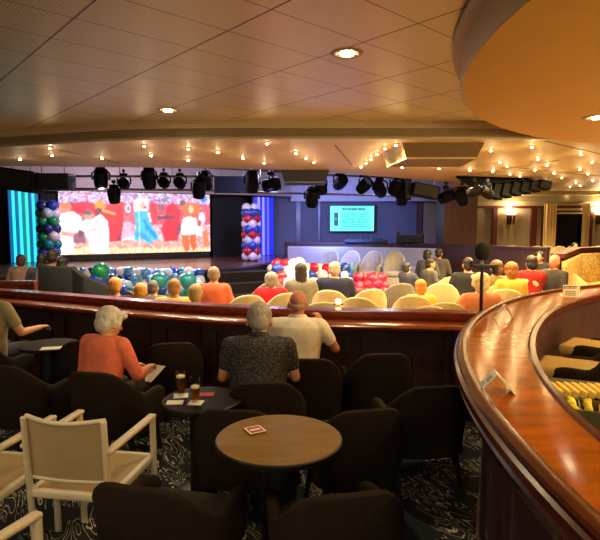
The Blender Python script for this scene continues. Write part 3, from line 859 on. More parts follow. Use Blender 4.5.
def torso(bm, T, inf=0, w=1.0, z0=.40, top=1.03, belly=0):
    secs = [(.40, .0, .165, .115), (.48, .0, .19, .13), (.58, .0, .18, .125+belly), (.68, .0, .17, .12+belly), (.78, .0, .18, .12+belly*.5), (.88, -.01, .195, .118), (.95, -.02, .195, .105), (.995, -.022, .165, .085), (1.03, -.02, .10, .068), (1.05, -.015, .065, .06)]
    rings = []
    for z, cy, rx, ry in secs:
        if z < z0 or z > top: continue
        rings.append([T((math.copysign(abs(math.cos(a))**.8, math.cos(a))*(rx*w+inf), cy+math.sin(a)*(ry+inf), z)) for a in [2*PI*j/28 for j in range(28)]])
    ring_surface(bm, rings)

HANDR = [(.026, .070, 0), (.009, .080, 0), (-.009, .076, 0), (-.026, .062, 0)]
def person(label, loc, yaw, s=1.0, shirt='#888888', sleeves='long', trousers='#2a2a33', skin='skin', hair='short', hairc='#8a8580',
           lean=4, w=1.0, belly=0, arms=None, turn=0, nod=0, voxel=.02, group=None, shirtm=None, fingers=False, collar=False, tilt=0, hs=1.06):
    """seated figure: feet on the floor, facing +Y, thighs on a .45 m seat"""
    P_ = Vector((0, 0, .50)); Rl = Matrix.Rotation(R(-lean), 3, 'X') @ Matrix.Rotation(R(tilt), 3, 'Y')
    def T(p): p = Vector(p); return P_+Rl @ (p-P_) if p.z > .5 else p
    arms = arms or {}
    sh = .185*w
    J = {}
    for sd, k in ((-1, 'l'), (1, 'r')):
        e, h = arms.get(k, ((sd*(.27*w), .04, .70), (sd*.17, .30, .64)))
        J[k] = (T((sd*sh, -.015, .965)), Vector(e), Vector(h))
    body = B()
    torso(body, T, 0, w, belly=belly)
    hr = Matrix.Rotation(R(-turn), 3, 'Z') @ Matrix.Rotation(R(-nod), 3, 'X')
    N0 = T((0, -.005, 1.06))
    def Hd(p): return N0+Rl @ (hr @ ((Vector(p)-Vector((0, -.005, 1.06)))*hs))
    capsule(body, T((0, -.02, 1.0)), .062, Hd((0, .0, 1.10)), .055)
    Hm = (Rl @ hr @ Matrix.Scale(hs, 3)).to_4x4()
    ellipsoid(body, Hd((0, -.005, 1.175)), (.076, .095, .092), Hm)            # skull
    ellipsoid(body, Hd((0, .03, 1.125)), (.060, .062, .075), Hm)             # face
    ellipsoid(body, Hd((0, .055, 1.075)), (.036, .034, .026), Hm)            # chin
    capsule(body, Hd((0, .088, 1.155)), .011, Hd((0, .106, 1.122)), .014)    # nose
    for q in (1.098, 1.09): capsule(body, Hd((-.016, .085, q)), .008, Hd((.016, .085, q)), .008)  # lips
    for sd in (-1, 1): ellipsoid(body, Hd((sd*.079, -.005, 1.135)), (.014, .022, .033), Hm)  # ears
    for k in 'lr':
        S_, E, H_ = J[k]; sd = -1 if k == 'l' else 1
        capsule(body, S_, .055, E, .040); capsule(body, E, .040, H_, .027)
        # hand: palm, four unequal bent fingers and a thumb from the side of the palm
        d = (H_-E).normalized()
        x = d.cross(Vector((0, 0, 1))).normalized(); dn = x.cross(d) if True else None
        dn = -dn if dn.z > 0 else dn                                           # curl direction, downwards
        c = H_+d*.045
        for q in (-.022, 0, .022): capsule(body, H_+x*q*.7, .017, c+d*.03+x*q, .014, 8)
        for q, ln, _ in HANDR:
            a = c+d*.035+x*q; b_ = a+(d*.82+dn*.4).normalized()*ln*.5; e_ = b_+(d*.35+dn*.9).normalized()*ln*.5
            capsule(body, a, .0098, b_, .009, 8); capsule(body, b_, .009, e_, .0075, 8)
        tx = x*(-sd)
        a = H_+tx*.022+d*.012; b_ = a+(d*.7+tx*.6+dn*.3).normalized()*.04; e_ = b_+(d*.85+dn*.4).normalized()*.03
        capsule(body, a, .012, b_, .0105, 8); capsule(body, b_, .0105, e_, .009, 8)
        capsule(body, (sd*.09, .0, .50), .085, (sd*.12, .42, .49), .062)
        capsule(body, (sd*.12, .42, .49), .058, (sd*.12, .44, .09), .038)
        capsule(body, (sd*.12, .42, .045), .038, (sd*.125, .58, .03), .03)
    o = remeshed(body, 'person', M[skin], None, voxel if not fingers else min(voxel, .0075), 3)
    tag(o, label, 'person', group)
    sb = B(); torso(sb, T, .013, w, top=1.035, belly=belly)
    capsule(sb, T((-sh*.75, -.02, .985)), .058, T((sh*.75, -.02, .985)), .058)
    for k in 'lr':
        S_, E, H_ = J[k]
        capsule(sb, S_, .072, S_+(E-S_)*(.62 if sleeves == 'short' else 1), .057 if sleeves == 'short' else .054)
        if sleeves == 'long': capsule(sb, E, .054, E+(H_-E)*.92, .040)
        if sleeves == 'three': capsule(sb, E, .054, E+(H_-E)*.45, .048)
    if collar:
        for j in range(12):
            a0, a1 = 2*PI*j/12, 2*PI*(j+1)/12
            capsule(sb, T((.066*math.cos(a0), -.015+.062*math.sin(a0), 1.055)), .018, T((.066*math.cos(a1), -.015+.062*math.sin(a1), 1.055)), .018, 8)
    remeshed(sb, 'shirt', shirtm or cloth(shirt), o, voxel, 5, .004, 9)
    tb = B()
    for sd in (-1, 1):
        capsule(tb, (sd*.09, -.02, .50), .105, (sd*.12, .43, .495), .075); capsule(tb, (sd*.12, .43, .49), .073, (sd*.12, .44, .12), .058)
    capsule(tb, (-.08, -.0, .49), .12, (.08, 0, .49), .12)
    remeshed(tb, 'trousers', cloth(trousers), o, max(voxel, .015), 4)
    fb = B()
    for sd in (-1, 1): capsule(fb, (sd*.12, .41, .05), .046, (sd*.126, .60, .042), .040)
    remeshed(fb, 'shoes', M['black'], o, max(voxel, .015), 2)
    eb = B()
    for sd in (-1, 1): ellipsoid(eb, Hd((sd*.028, .084, 1.15)), (.011, .008, .006), Hm, 10)
    obj('eyes', eb, M['eye'], o, 180)
    hb = B()
    if hair == 'short':
        ellipsoid(hb, Hd((0, -.018, 1.190)), (.083, .096, .088), Hm); ellipsoid(hb, Hd((0, -.045, 1.135)), (.074, .066, .075), Hm)
    elif hair == 'puffy':
        ellipsoid(hb, Hd((0, -.03, 1.185)), (.105, .11, .10), Hm); ellipsoid(hb, Hd((0, -.055, 1.125)), (.092, .075, .085), Hm)
        for sd in (-1, 1): ellipsoid(hb, Hd((sd*.075, .005, 1.15)), (.028, .05, .05), Hm); ellipsoid(hb, Hd((sd*.05, .055, 1.225)), (.05, .04, .03), Hm)
    elif hair == 'long':
        ellipsoid(hb, Hd((0, -.018, 1.185)), (.09, .10, .09), Hm); ellipsoid(hb, Hd((0, -.055, 1.10)), (.09, .06, .13), Hm); ellipsoid(hb, Hd((0, -.075, 1.0)), (.085, .04, .11), Hm)
    elif hair == 'bob':
        ellipsoid(hb, Hd((0, -.018, 1.188)), (.092, .10, .088), Hm); ellipsoid(hb, Hd((0, -.045, 1.12)), (.09, .07, .085), Hm)
    elif hair == 'balding':
        for sd in (-1, 1): ellipsoid(hb, Hd((sd*.066, -.02, 1.15)), (.018, .052, .034), Hm)
        ellipsoid(hb, Hd((0, -.058, 1.13)), (.062, .042, .038), Hm)
    elif hair == 'cropped':
        ellipsoid(hb, Hd((0, -.016, 1.182)), (.084, .096, .090), Hm); ellipsoid(hb, Hd((0, -.045, 1.125)), (.07, .064, .06), Hm)
    remeshed(hb, 'hair', hairmat(hairc), o, min(voxel, .016), 3, .006 if voxel > .012 else .005, 26)
    o.location = loc; o.rotation_euler = (0, 0, R(yaw)); o.scale = (s, s, s)
    return o

# the four on the bar deck
person('white-haired woman in an orange top sitting with papers in her hands', (X(95, 3.80), 3.80, 0), -20, .865, '#ee7a5c', 'three', '#33302f', 'skin', 'puffy', '#d9d2c8',
       lean=12, w=.98, turn=22, nod=14, voxel=.010, fingers=True, arms={'r': ((.27, .16, .68), (.20, .42, .68)), 'l': ((-.26, .10, .68), (.02, .42, .68))})
person('grey-haired man in a dark shirt with pale dots, sitting with his back to us', (X(257, 3.54), 3.54, 0), 0, .91, '#22222c', 'short', '#1f1f24', 'skin', 'cropped', '#9a938c',
       lean=16, w=1.2, belly=.03, nod=4, hs=1.2, voxel=.010, shirtm=M['dots'], collar=True, arms={'r': ((.285, .10, .70), (.22, .34, .66)), 'l': ((-.285, .10, .70), (-.22, .34, .66))})
person('bald man in a cream shirt sitting at the balustrade with one hand raised', (X(297, 4.2), 4.20, 0), -6, .925, '#e6dccb', 'short', '#2b2a2c', 'skinred', 'balding', '#a77f69',
       lean=8, w=1.1, belly=.02, turn=-4, voxel=.010, fingers=True, collar=True, arms={'r': ((.34, .06, .76), (.20, .22, .97)), 'l': ((-.28, .05, .70), (-.17, .32, .66))})
person('man in an olive shirt at the photo edge reaching over a small table', (X(-22, 4.8), 4.80, 0), -10, .98, '#8f8468', 'short', '#2b2a2c', 'skin', 'short', '#7a736b',
       lean=8, w=1.12, belly=.02, voxel=.012, fingers=True, arms={'r': ((.32, .12, .72), (.33, .38, .72)), 'l': ((-.28, .05, .70), (-.17, .32, .66))})

# papers held by the woman in orange
pp_ = at(151, 373, Y=4.16)
b = B(); box(b, (0, 0, 0), (.15, .20, .004), Matrix.Rotation(R(-24), 4, 'Z') @ Matrix.Rotation(R(25), 4, 'X'))
o = obj('paper', b, M['paper']); o.location = pp_; tag(o, 'folded white paper held by the woman in orange', 'paper')

# the audience
def aud(px, ytop, d, label, yaw=0, base=HF, **k):
    zt = EYE+(at(px, ytop, Y=d).z-EYE)
    s = max(.86, min(1.2, (zt-base)/1.275))
    k.setdefault('voxel', .022)
    off = zt-base-1.275*s
    return person(label, (X(px, d), d, base+off), yaw, s, **k)
aud(20, 255, 10.4, 'person with brown hair sitting before the green lit column', 10, hairc='#5a4030', hair='bob', shirt='#a58a78', skin='skin')
aud(41, 254, 9.5, 'dark haired person first in the slate booth', 12, hairc='#1c1714', shirt='#39414b', skin='skindark')
aud(51.5, 250, 9.35, 'dark haired person in a pale jacket in the middle of the slate booth', 0, hairc='#241c18', shirt='#8f98a5', skin='skindark')
aud(61, 257.5, 9.2, 'dark haired person low at the stage side of the slate booth', -10, hairc='#17130f', hair='bob', shirt='#2c323b', skin='skindark')
aud(113, 278, 6.55, 'blonde person in a dark top propping an arm up behind the balustrade', 4, hairc='#d69a4c', shirt='#3d3430', arms={'r': ((.30, .12, .84), (.24, .02, 1.02)), 'l': ((-.26, .05, .70), (-.15, .3, .66))})
aud(138.5, 284, 6.2, 'ginger blonde person just showing above the balustrade', 0, hairc='#dda04a', shirt='#6a5a48')
aud(151.5, 281, 7.3, 'grey haired person behind the ginger blonde head', 0, hairc='#63615f', shirt='#6f6a60')
aud(173, 279, 6.4, 'brown blond person in a pale yellow shirt at the balustrade', 3, hairc='#a87c48', shirt='#dcc168', sleeves='short', hair='cropped', w=1.1)
aud(194, 285, 5.85, 'blonde person in a yellow shirt nearest the balustrade', -4, hairc='#cfae78', shirt='#d9b95c', sleeves='short')
aud(213, 267, 7.5, 'grey haired person in an orange top in the grey tub chair', 0, hairc='#8a7565', hair='cropped', shirt='#c8623f', w=.98)
aud(271, 273, 7.6, 'grey curly haired person in a bright red top', -6, hairc='#8f8a86', hair='puffy', shirt='#c4142c', w=1.1, arms={'l': ((-.36, .02, .74), (-.3, .25, .66)), 'r': ((.30, .04, .72), (.17, .3, .66))})
aud(301, 263.5, 7.8, 'dark long haired person in a grey patterned top', 4, hairc='#2b1f1c', hair='long', shirt='#7d7a70', w=.95)
aud(335, 262, 8.0, 'white haired man in a navy top', 4, hairc='#a9a29c', hair='cropped', shirt='#1b2447', w=1.2)
aud(422, 280, 7.3, 'orange haired woman in a yellow top', 2, hairc='#e0893c', hair='bob', shirt='#e0b84a')
aud(427, 250, 12.1, 'dark haired person upright at the far side of the hall', -40, hairc='#17120f', hair='bob', shirt='#42454e', skin='skindark')
aud(438.5, 248.5, 12.5, 'dark haired person furthest back of the seated group', -30, hairc='#14100e', shirt='#3f3c36', skin='skindark')
aud(429, 258.5, 10.4, 'dark haired person in a grey top in the seated group, face turned', -70, hairc='#1a1412', shirt='#4a4845', turn=10)
aud(411, 261, 10.6, 'person in a dusky blue top leaning over before the long sofa', -50, hairc='#3b3a44', hair='bob', shirt='#4b5068', lean=-12)
aud(483, 274, 6.45, 'white haired person in a pink top stretching one arm along the chairs', 6, hairc='#e6cf9c', hair='puffy', shirt='#d98a68', w=1.1, arms={'l': ((-.40, .0, .78), (-.62, .18, .66)), 'r': ((.28, .05, .72), (.16, .3, .66))})
aud(469, 258, 8.8, 'dark clothed person half hidden by the microphone stand', -6, hairc='#2a211d', shirt='#22242c', w=1.1)
aud(498, 260.5, 8.2, 'brown haired person in an olive top', 4, hairc='#6e4a2c', hair='bob', shirt='#7a6a3c')
aud(513, 262.5, 7.7, 'light brown haired person in a yellow top', 4, hairc='#a06a34', hair='bob', shirt='#d8b24c', w=.9)
aud(533, 256, 9.0, 'dark haired person in a bright red top by the banquette', 4, hairc='#20140f', hair='bob', shirt='#a01818', w=.95)
aud(551.5, 254.5, 9.0, 'person in a dark jacket turning a ruddy face towards us at the banquette', 120, hairc='#4a3524', hair='balding', shirt='#231d1c', skin='skinred', lean=-8)
aud(540, 251.5, 11.4, 'dark haired person in black beyond the turned face', 150, hairc='#15100d', shirt='#1b1718', hair='bob')
aud(574, 243, 13.6, 'dark clothed person low behind the wood cap by the window', 180, TF, hairc='#1a1410', shirt='#2a241f')
# ================================================================ stage, screens, balloons
def raster(name, nx, ny, pos, paint, m, soft=False):
    """a lit screen: grid of pixels, colour per pixel"""
    me = bpy.data.meshes.new(name); vs = []; fs = []; cols = []
    for j in range(ny+1):
        for i in range(nx+1): vs.append(pos(i/nx, j/ny))
    for j in range(ny):
        for i in range(nx):
            a = j*(nx+1)+i; fs.append((a, a+nx+1, a+nx+2, a+1)); cols.append(paint((i+.5)/nx, (j+.5)/ny))
    me.from_pydata([tuple(v) for v in vs], [], fs); me.materials.append(m)
    if soft:                                   # the picture itself is soft
        src = cols[:]; K = [(di, dj, w_) for di, dj, w_ in ((0, 0, 4), (1, 0, 2), (-1, 0, 2), (0, 1, 2), (0, -1, 2), (1, 1, 1), (-1, 1, 1), (1, -1, 1), (-1, -1, 1))]
        for j in range(1, ny-1):
            for i in range(1, nx-1):
                acc = [0, 0, 0]
                for di, dj, w_ in K:
                    c = src[(j+dj)*nx+i+di]
                    for q in range(3): acc[q] += c[q]*w_/16
                cols[j*nx+i] = tuple(acc)
    cols = [lin(c) if isinstance(c, str) else tuple(lin('#%02x%02x%02x' % tuple(int(v*255) for v in c))) for c in cols]
    at_ = me.color_attributes.new('pixels', 'FLOAT_COLOR', 'CORNER')
    flat = []
    for c in cols: flat += list(c)*4
    at_.data.foreach_set('color', flat)
    o = bpy.data.objects.new(name, me); COL.objects.link(o); return o

def inpoly(x, y, P):
    c = False; n = len(P); j = n-1
    for i in range(n):
        if (P[i][1] > y) != (P[j][1] > y) and x < (P[j][0]-P[i][0])*(y-P[i][1])/(P[j][1]-P[i][1])+P[i][0]: c = not c
        j = i
    return c
SHAPES = [
 ('e', (82, 208, 14, 6), '#d83a50'), ('e', (97, 206, 5, 5), '#eca23c'), ('e', (96, 213, 4, 5), '#8c4650'),
 ('p', [(103, 208), (108, 203), (119, 202), (119, 224), (113, 242), (105, 242), (103, 226), (96, 220)], '#e2424c'),
 ('p', [(99, 209), (112, 213), (112, 216), (99, 212)], '#f0a850'),
 ('p', [(112, 240), (118, 224), (121, 224), (116, 242)], '#b03a58'),
 ('p', [(119, 222), (127, 222), (129, 239), (116, 240)], '#f2b4cc'), ('p', [(119, 216), (129, 214), (130, 221), (119, 222)], '#e87880'),
 ('e', (124, 209, 3, 4.5), '#e9dde6'), ('e', (124, 209, 1.3, 2.2), '#7d7f8e'),
 ('p', [(120, 238), (130, 236), (130, 240), (117, 241)], '#fbf0f2'),
 # two men in white
 ('e', (65, 208, 6, 5), '#f0937a'), ('e', (66, 206, 5, 3), '#e8836a'), ('p', [(60, 214), (72, 211), (80, 217), (80, 226), (74, 236), (71, 254), (60, 254)], '#fbf1f8'),
 ('p', [(61, 231), (74, 233), (80, 231), (80, 235), (70, 237), (61, 235)], '#f0a59a'),
 ('p', [(72, 236), (81, 228), (83, 243), (72, 243)], '#9a6478'), ('e', (79, 233, 2.5, 3.5), '#7a5468'),
 ('e', (86, 215, 4.5, 5), '#f09a84'), ('e', (85.5, 213, 4, 2.5), '#7f6670'),
 ('p', [(82, 220), (90, 219), (97, 214), (104, 221), (105, 231), (104, 253), (88, 254), (85, 240), (82, 232), (76, 229)], '#fdf6fc'),
 ('p', [(83, 231), (92, 228), (98, 229), (92, 231), (84, 233)], '#eec2d6'),
 # singer in turquoise
 ('e', (137, 207, 8, 9), '#f9e4e4'), ('e', (138, 206, 2.8, 3.4), '#f0b8a8'), ('e', (141, 208, 1.6, 1.2), '#d05058'),
 ('p', [(130, 213), (134, 211), (143, 212), (145, 222), (149, 229), (155, 238), (153, 241), (148, 240), (146, 245), (141, 243), (138, 238), (135, 242), (129, 240), (131, 226)], '#58c0e8'),
 ('p', [(138, 219), (143, 224), (152, 237), (150, 239), (141, 228)], '#2f98d0'), ('p', [(132, 232), (140, 234), (146, 243), (141, 241), (136, 237), (130, 238)], '#3aa4d8'),
 ('p', [(143, 212), (147, 214), (148, 222), (145, 223)], '#f6cfc8'),
 ('p', [(134.2, 192), (135, 192), (135, 254), (134.2, 254)], '#ffffff'),
 # dancers in red
 ('p', [(146, 202), (152, 204), (154, 216), (149, 226), (146, 216)], '#d94a5a'), ('e', (157, 208, 3, 3), '#8e6a86'), ('e', (161, 201, 3.5, 2), '#7a86a8'),
 ('p', [(163, 208), (169, 203), (174, 206), (178, 216), (174, 226), (175, 241), (160, 242), (157, 229), (161, 220)], '#e43e4a'),
 ('p', [(153, 217), (171, 216), (171, 219), (154, 220)], '#7c4a60'), ('p', [(172, 226), (177, 222), (178, 232), (174, 238)], '#a84a58'),
 ('e', (180, 204, 3, 3), '#8c5a62'),
 # dancer in a white dress
 ('e', (189, 210, 10, 6.5), '#ee7a44'), ('e', (189, 210, 3, 4), '#f6c2a4'),
 ('p', [(180, 219), (187, 217), (195, 219), (196, 226), (203, 232), (201, 237), (190, 235), (182, 237), (177, 233)], '#fcf7fb'),
 ('p', [(178, 236), (186, 236), (187, 250), (183, 253), (180, 248)], '#e8704c'), ('p', [(187, 236), (194, 235), (194, 248), (191, 252), (188, 246)], '#e26844'),
 ('e', (201, 219, 4, 6), '#f6e2ec'), ('e', (198, 224, 2.5, 3), '#d65a58'), ('p', [(201, 232), (207, 230), (209, 246), (203, 248)], '#e8845c'),
 ('e', (203, 200, 4, 3), '#5c84d8'),
]
rp = random.Random(11)
tiles = {}
def conc(u, v):
    x = 60+150*u; y0 = 191+5*u; y1 = 255-3*u; y = y0+(y1-y0)*v
    yy = y-5*u*(1-v)*.6
    q = min(.999, max(0, .5+.75*noise.noise(Vector((x*.3, y*.38, 3.1)))+.15*noise.noise(Vector((x*.8, y*.9, 8)))))
    if yy < 203: pal = ['#f2dce6', '#e9a8c4', '#8aa6e0', '#f7eef2', '#c89ad0', '#e46a7c', '#5c8ad0', '#f4c2d0']
    elif yy < 224: pal = ['#e0606e', '#d84a5c', '#e87884', '#c84a66', '#f0a0a8']
    elif yy < 241: pal = ['#f0b8c4', '#e88a98', '#f7dbe0', '#d8708a']
    elif yy < 248: pal = ['#f4a8a0', '#f0c0b4', '#e88c84', '#f8d8c8']
    else: pal = ['#fbe6b8', '#f8d8a8', '#f4c49a', '#fdf0d4']
    col = pal[int(q*len(pal))]
    for t, g, c in SHAPES:
        if t == 'e':
            if ((x-g[0])/g[2])**2+((y-g[1])/g[3])**2 < 1: col = c
        elif inpoly(x, y, g): col = c
    s_ = 1+.16*noise.noise(Vector((x*.5, y*.22, 1)))+.06*noise.noise(Vector((x*1.1, y*1.1, 5)))
    return tuple(min(1, int(col[i:i+2], 16)/255*s_*.97) for i in (1, 3, 5))
zt, zb = 2.765, .80
scr = thing('stage_screen', 'big led stage screen showing singers and dancers in white and red', 'screen', SL(2.4, 0, SZ), SYAW)
def local(o, p): return Matrix.Rotation(-SYAW, 3, 'Z') @ (Vector(p)-SL(2.4, 0, SZ))
o = raster('display', 200, 86, lambda u, v: Vector((-2.4+4.8*u, -.03, zt-SZ+(zb-zt)*v)), conc, screen_mat('led_picture', 1.2), True); o.parent = scr
b = B(); box(b, (0, .04, (zt+zb)/2-SZ), (4.86, .12, zt-zb+.06)); obj('casing', b, M['black'], scr)
b = B(); box(b, (0, .04, (zb-SZ)/2), (4.7, .3, zb-SZ-.03)); obj('plinth', b, M['black'], scr)

# projection screen on the back wall
bingo_rows = random.Random(5)
glyph = {(i, j): bingo_rows.random() for i in range(60) for j in range(40)}
def page(u, v):
    X_, Y_ = u*600, v*385
    X_ = 45+u*503; Y_ = 45+v*270
    if 183 < X_ < 443 and 66 < Y_ < 92:                 # bold heading
        cell = (X_-183) % 26
        if cell > 4 and glyph[(int((X_-183)/6.5) % 60, int((Y_-66)/7))] > .28: return '#123c3c'
        return '#4fe0d6'
    if 90 < X_ < 135 and 115 < Y_ < 255: return '#2fa0b8' if (170 < Y_ < 200 and 100 < X_ < 125) else '#0e4a58'
    if 180 < X_ < 470 and 125 < Y_ < 250 and int((Y_-125)/14) % 2 == 0 and glyph[(int((X_-180)/8) % 60, int((Y_-125)/14)+10)] > .4: return '#38c4bc'
    if 200 < X_ < 470 and 262 < Y_ < 268: return '#38c4bc'
    if 170 < X_ < 500: return '#5cf4e8'
    return '#74f6f2'
PD = 19.35
px0, px1 = onwall(330, 373.5, PD)
pz1, pz0 = at(350, 206, Y=PD).z, at(350, 231, Y=PD).z
prj = thing('projection_screen', 'turquoise projection screen with a heading and lines of text on the back wall', 'screen', ((px0+px1)/2, PD, pz0))
hw = (px1-px0)/2
o = raster('display', 110, 60, lambda u, v: Vector((-hw+2*hw*u, -.03, (pz1-pz0)*(1-v))), page, screen_mat('projected_page', 1.05)); o.parent = prj
b = B(); box(b, (0, .02, (pz1-pz0)/2), (2*hw+.08, .08, pz1-pz0+.08)); obj('frame', b, M['black'], prj)

# light columns either side
def led_column(t0, t1, z1, cols, label):
    t = thing('led_column', label, 'light column', SL((t0+t1)/2, .12, SZ), SYAW)
    n = len(cols); w = (t1-t0)/n
    b = B(); box(b, (0, .06, (z1-SZ)/2), (t1-t0+.04, .1, z1-SZ)); obj('casing', b, M['navybox'], t)
    for i, (c, st) in enumerate(cols):
        x = -(t1-t0)/2+w*(i+.5)
        b = B(); box(b, (x, -.0, (z1-SZ)/2), (w*.92, .05, z1-SZ-.02), bev=.012)
        k = 'led%s%.2f' % (c, st)
        if k not in M: M[k] = emit('led_strip_%s' % c.strip('#'), c, st)
        obj('light_strip', b, M[k], t)
led_column(-1.34, -.56, 2.78, [('#0c62a8', .8), ('#23d8e0', 1.3), ('#0a78b4', .7), ('#2ae6e6', 1.3), ('#0c8aa8', .8), ('#30e6c0', 1.2), ('#0b6fb8', .7), ('#25d0e4', 1.3), ('#0a70b0', .8)], 'turquoise and blue lit column at the outer side of the stage screen')
led_column(6.40, 7.22, 2.74, [('#4a3cc8', .7), ('#3a40ff', 1.0), ('#9a8cff', 1.2), ('#2a34e8', .9), ('#8a84ff', 1.2), ('#222cf0', .9), ('#5a60ff', 1.1), ('#1c24e0', 1.0), ('#2428ff', 1.0)], 'violet blue lit column beside the red white and blue balloons')
b = B(); box(b, (0, 0, (2.76-SZ)/2), (1.15, .06, 2.76-SZ)); o = obj('black_flat', b, M['darkwall']); o.location = SL(5.45, .05, SZ); o.rotation_euler.z = SYAW
tag(o, 'plain black upright panel between the stage screen and the balloon tower', 'panel')
b = B(); box(b, (0, 0, (2.76-SZ)/2), (.42, .06, 2.76-SZ)); o = obj('black_flat', b, M['darkwall']); o.location = SL(-.28, .02, SZ); o.rotation_euler.z = SYAW  # black strip stands in for the dark gap beside the screen
tag(o, 'narrow black strip for the dark gap between the turquoise column and the stage screen', 'panel')

# balloons
BAL = {k: mat('balloon_'+k, c, .22, .04, 6, coat=.3) for k, c in dict(white='#d8d2e0', blue='#1c3fa8', red='#b8122c', green='#128a5a', teal='#12808a', navy='#14306e', magenta='#920e44', pale='#a8c0d4', sky='#4a86c0').items()}
def balloon_mesh(r):
    b = B(); lathe(b, [(r*.05, -r*1.22), (r*.11, -r*1.2), (r*.06, -r*1.1), (r*.35, -r*.98), (r*.72, -r*.68), (r*.95, -r*.25), (r, .08*r), (r*.93, .42*r), (r*.72, .75*r), (r*.4, .95*r), (r*.02, r*1.03)], n=16)
    me = bpy.data.meshes.new('balloon'); bmesh.ops.recalc_face_normals(b, faces=b.faces); b.to_mesh(me); b.free(); me.shade_smooth(); return me
BM = {}
def balloon(c, r=.11):
    k = (c, r)
    if k not in BM: BM[k] = balloon_mesh(r); BM[k].materials.append(BAL[c])
    o = bpy.data.objects.new('balloon', BM[k]); COL.objects.link(o); return o
def tower(loc, layers, r, dz, label):
    t = thing('balloon_tower', label, 'balloon tower', loc)
    b = B(); tube(b, [(0, 0, 0), (0, 0, dz*len(layers))], .015, 8); obj('pole', b, M['black'], t)
    b = B(); lathe(b, [(.16, 0), (.16, .02), (.02, .03)], n=20); obj('base', b, M['black'], t)
    for i, c in enumerate(layers):
        cs = c if isinstance(c, tuple) else (c,)*4
        for k in range(len(cs)):
            a = PI/2*k+(PI/4 if i % 2 else 0)+.3
            o = balloon(cs[k], r); o.parent = t; o.location = (r*1.12*math.cos(a), r*1.12*math.sin(a), r+dz*i)
            o.rotation_euler = (0, R(90), a)
bp0 = at(50, 262, Y=14.6); 
tower((bp0.x, bp0.y, SZ), ['teal', 'blue', ('teal', 'green', 'green', 'teal'), ('white', 'pale', 'green', 'white'), 'navy', 'green', ('white', 'pale', 'green', 'pale'), ('navy', 'blue', 'navy', 'blue')], .155, .215, 'tower of blue and green balloons beside the turquoise column')
bp1 = at(251.5, 261, Y=16.2)
tower((bp1.x, bp1.y, SZ), ['white', 'red', 'blue', ('white', 'white', 'pale', 'white'), 'red', 'blue', 'white', 'red', 'blue', ('white', 'white')], .145, .168, 'tower of red white and blue balloons beside the violet column')
rb = random.Random(21)
def heap(px0, px1, yt, yb_, d, cols, n, where, rows=4, r=.115):
    names = dict(white='white', blue='royal blue', red='red', green='green', teal='teal', navy='navy blue', magenta='magenta', pale='pale lilac', sky='sky blue')
    for i in range(n):
        u = (i+.5)/n; row = i % rows
        px = px0+(px1-px0)*u+rb.uniform(-2, 2); py = yb_+(yt-yb_)*(row/(rows-1))+rb.uniform(-1.2, 1.2)
        c = rb.choice(cols); p = at(px, py, Y=d+.12*row+rb.uniform(-.1, .1)); o = balloon(c, r*rb.choice((.85, 1, 1, 1.1)) if False else r)
        p.z = max(p.z, HF+.14)
        o.location = p; o.rotation_euler = (rb.uniform(-1.2, 1.2), rb.uniform(-1.2, 1.2), rb.uniform(0, 6))
        tag(o, '%s balloon in the heap %s' % (names[c], where), 'balloon', '%s balloons in the heap %s' % (names[c], where))
heap(72, 200, 273, 291, 10.9, ['blue', 'teal', 'sky', 'white', 'blue', 'pale', 'navy', 'green', 'pale', 'sky'], 96, 'before the stage screen')
heap(270, 350, 268, 291, 10.6, ['white', 'blue', 'red', 'blue', 'pale', 'navy', 'white', 'sky'], 72, 'beyond the man in navy')
heap(274, 299, 264, 284, 9.2, ['white', 'red', 'blue', 'white'], 16, 'beside the dark long hair')
heap(355, 383, 279, 293, 9.6, ['magenta', 'red', 'magenta'], 20, 'above the broad cream chairs', rows=3)
for px, py, c, lab in ((101, 271.5, 'green', 'big green balloon riding highest on the heap before the stage screen'), (159, 281, 'teal', 'big teal balloon above the brown blond head'), (188, 281, 'teal', 'big teal balloon above the blonde head in yellow'), (98, 281, 'blue', 'big royal blue balloon at the stage edge beside the booth')):
    o = balloon(c, .165); o.location = at(px, py, Y=10.2); tag(o, lab, 'balloon')

# steps at the stage edge
stp = thing('stage_steps', 'dark steps leading up to the stage below the balloon tower', 'steps', at(243, 285, Y=12.4).xy.to_3d()+Vector((0, 0, HF)), R(22))
for k in range(3):
    b = B(); box(b, (0, .3*k, .12*(k+1)), (1.5, .34, .24*(k+1)), bev=.01); obj('tread', b, M['stageface'], stp)
    b = B(); box(b, (0, .3*k-.165, .24*(k+1)-.012), (1.5, .02, .02)); obj('nosing', b, M['truss'], stp)

# equipment on the far partition
b = B(); box(b, (0, 0, .13), (.78, .3, .26), bev=.02); eq = thing('amplifier_case', 'black equipment case standing on the far partition', 'equipment case', (*at(410, 242, Y=15.65).xy, 1.18), R(-20))
obj('case', b, M['black'], eq)
b = B()
for s in (-1, 1): box(b, (s*.36, 0, .3), (.03, .2, .09))
obj('handle', b, M['black'], eq)
mx_ = thing('mixing_desk', 'low blue lit sound mixing desk on the far partition under the projection screen', 'mixing desk', (*at(366, 242, Y=16.05).xy, 1.18), R(-12))
b = B(); box(b, (0, 0, .05), (1.3, .3, .1), bev=.015); obj('console', b, M['navybox'], mx_)
for k in range(4):
    b = B(); tube(b, [(-.5+.32*k, 0, .1), (-.48+.32*k, -.02, .17), (-.40+.32*k, -.04, .24)], .012, 8); obj('gooseneck', b, M['chrome'], mx_, 60)

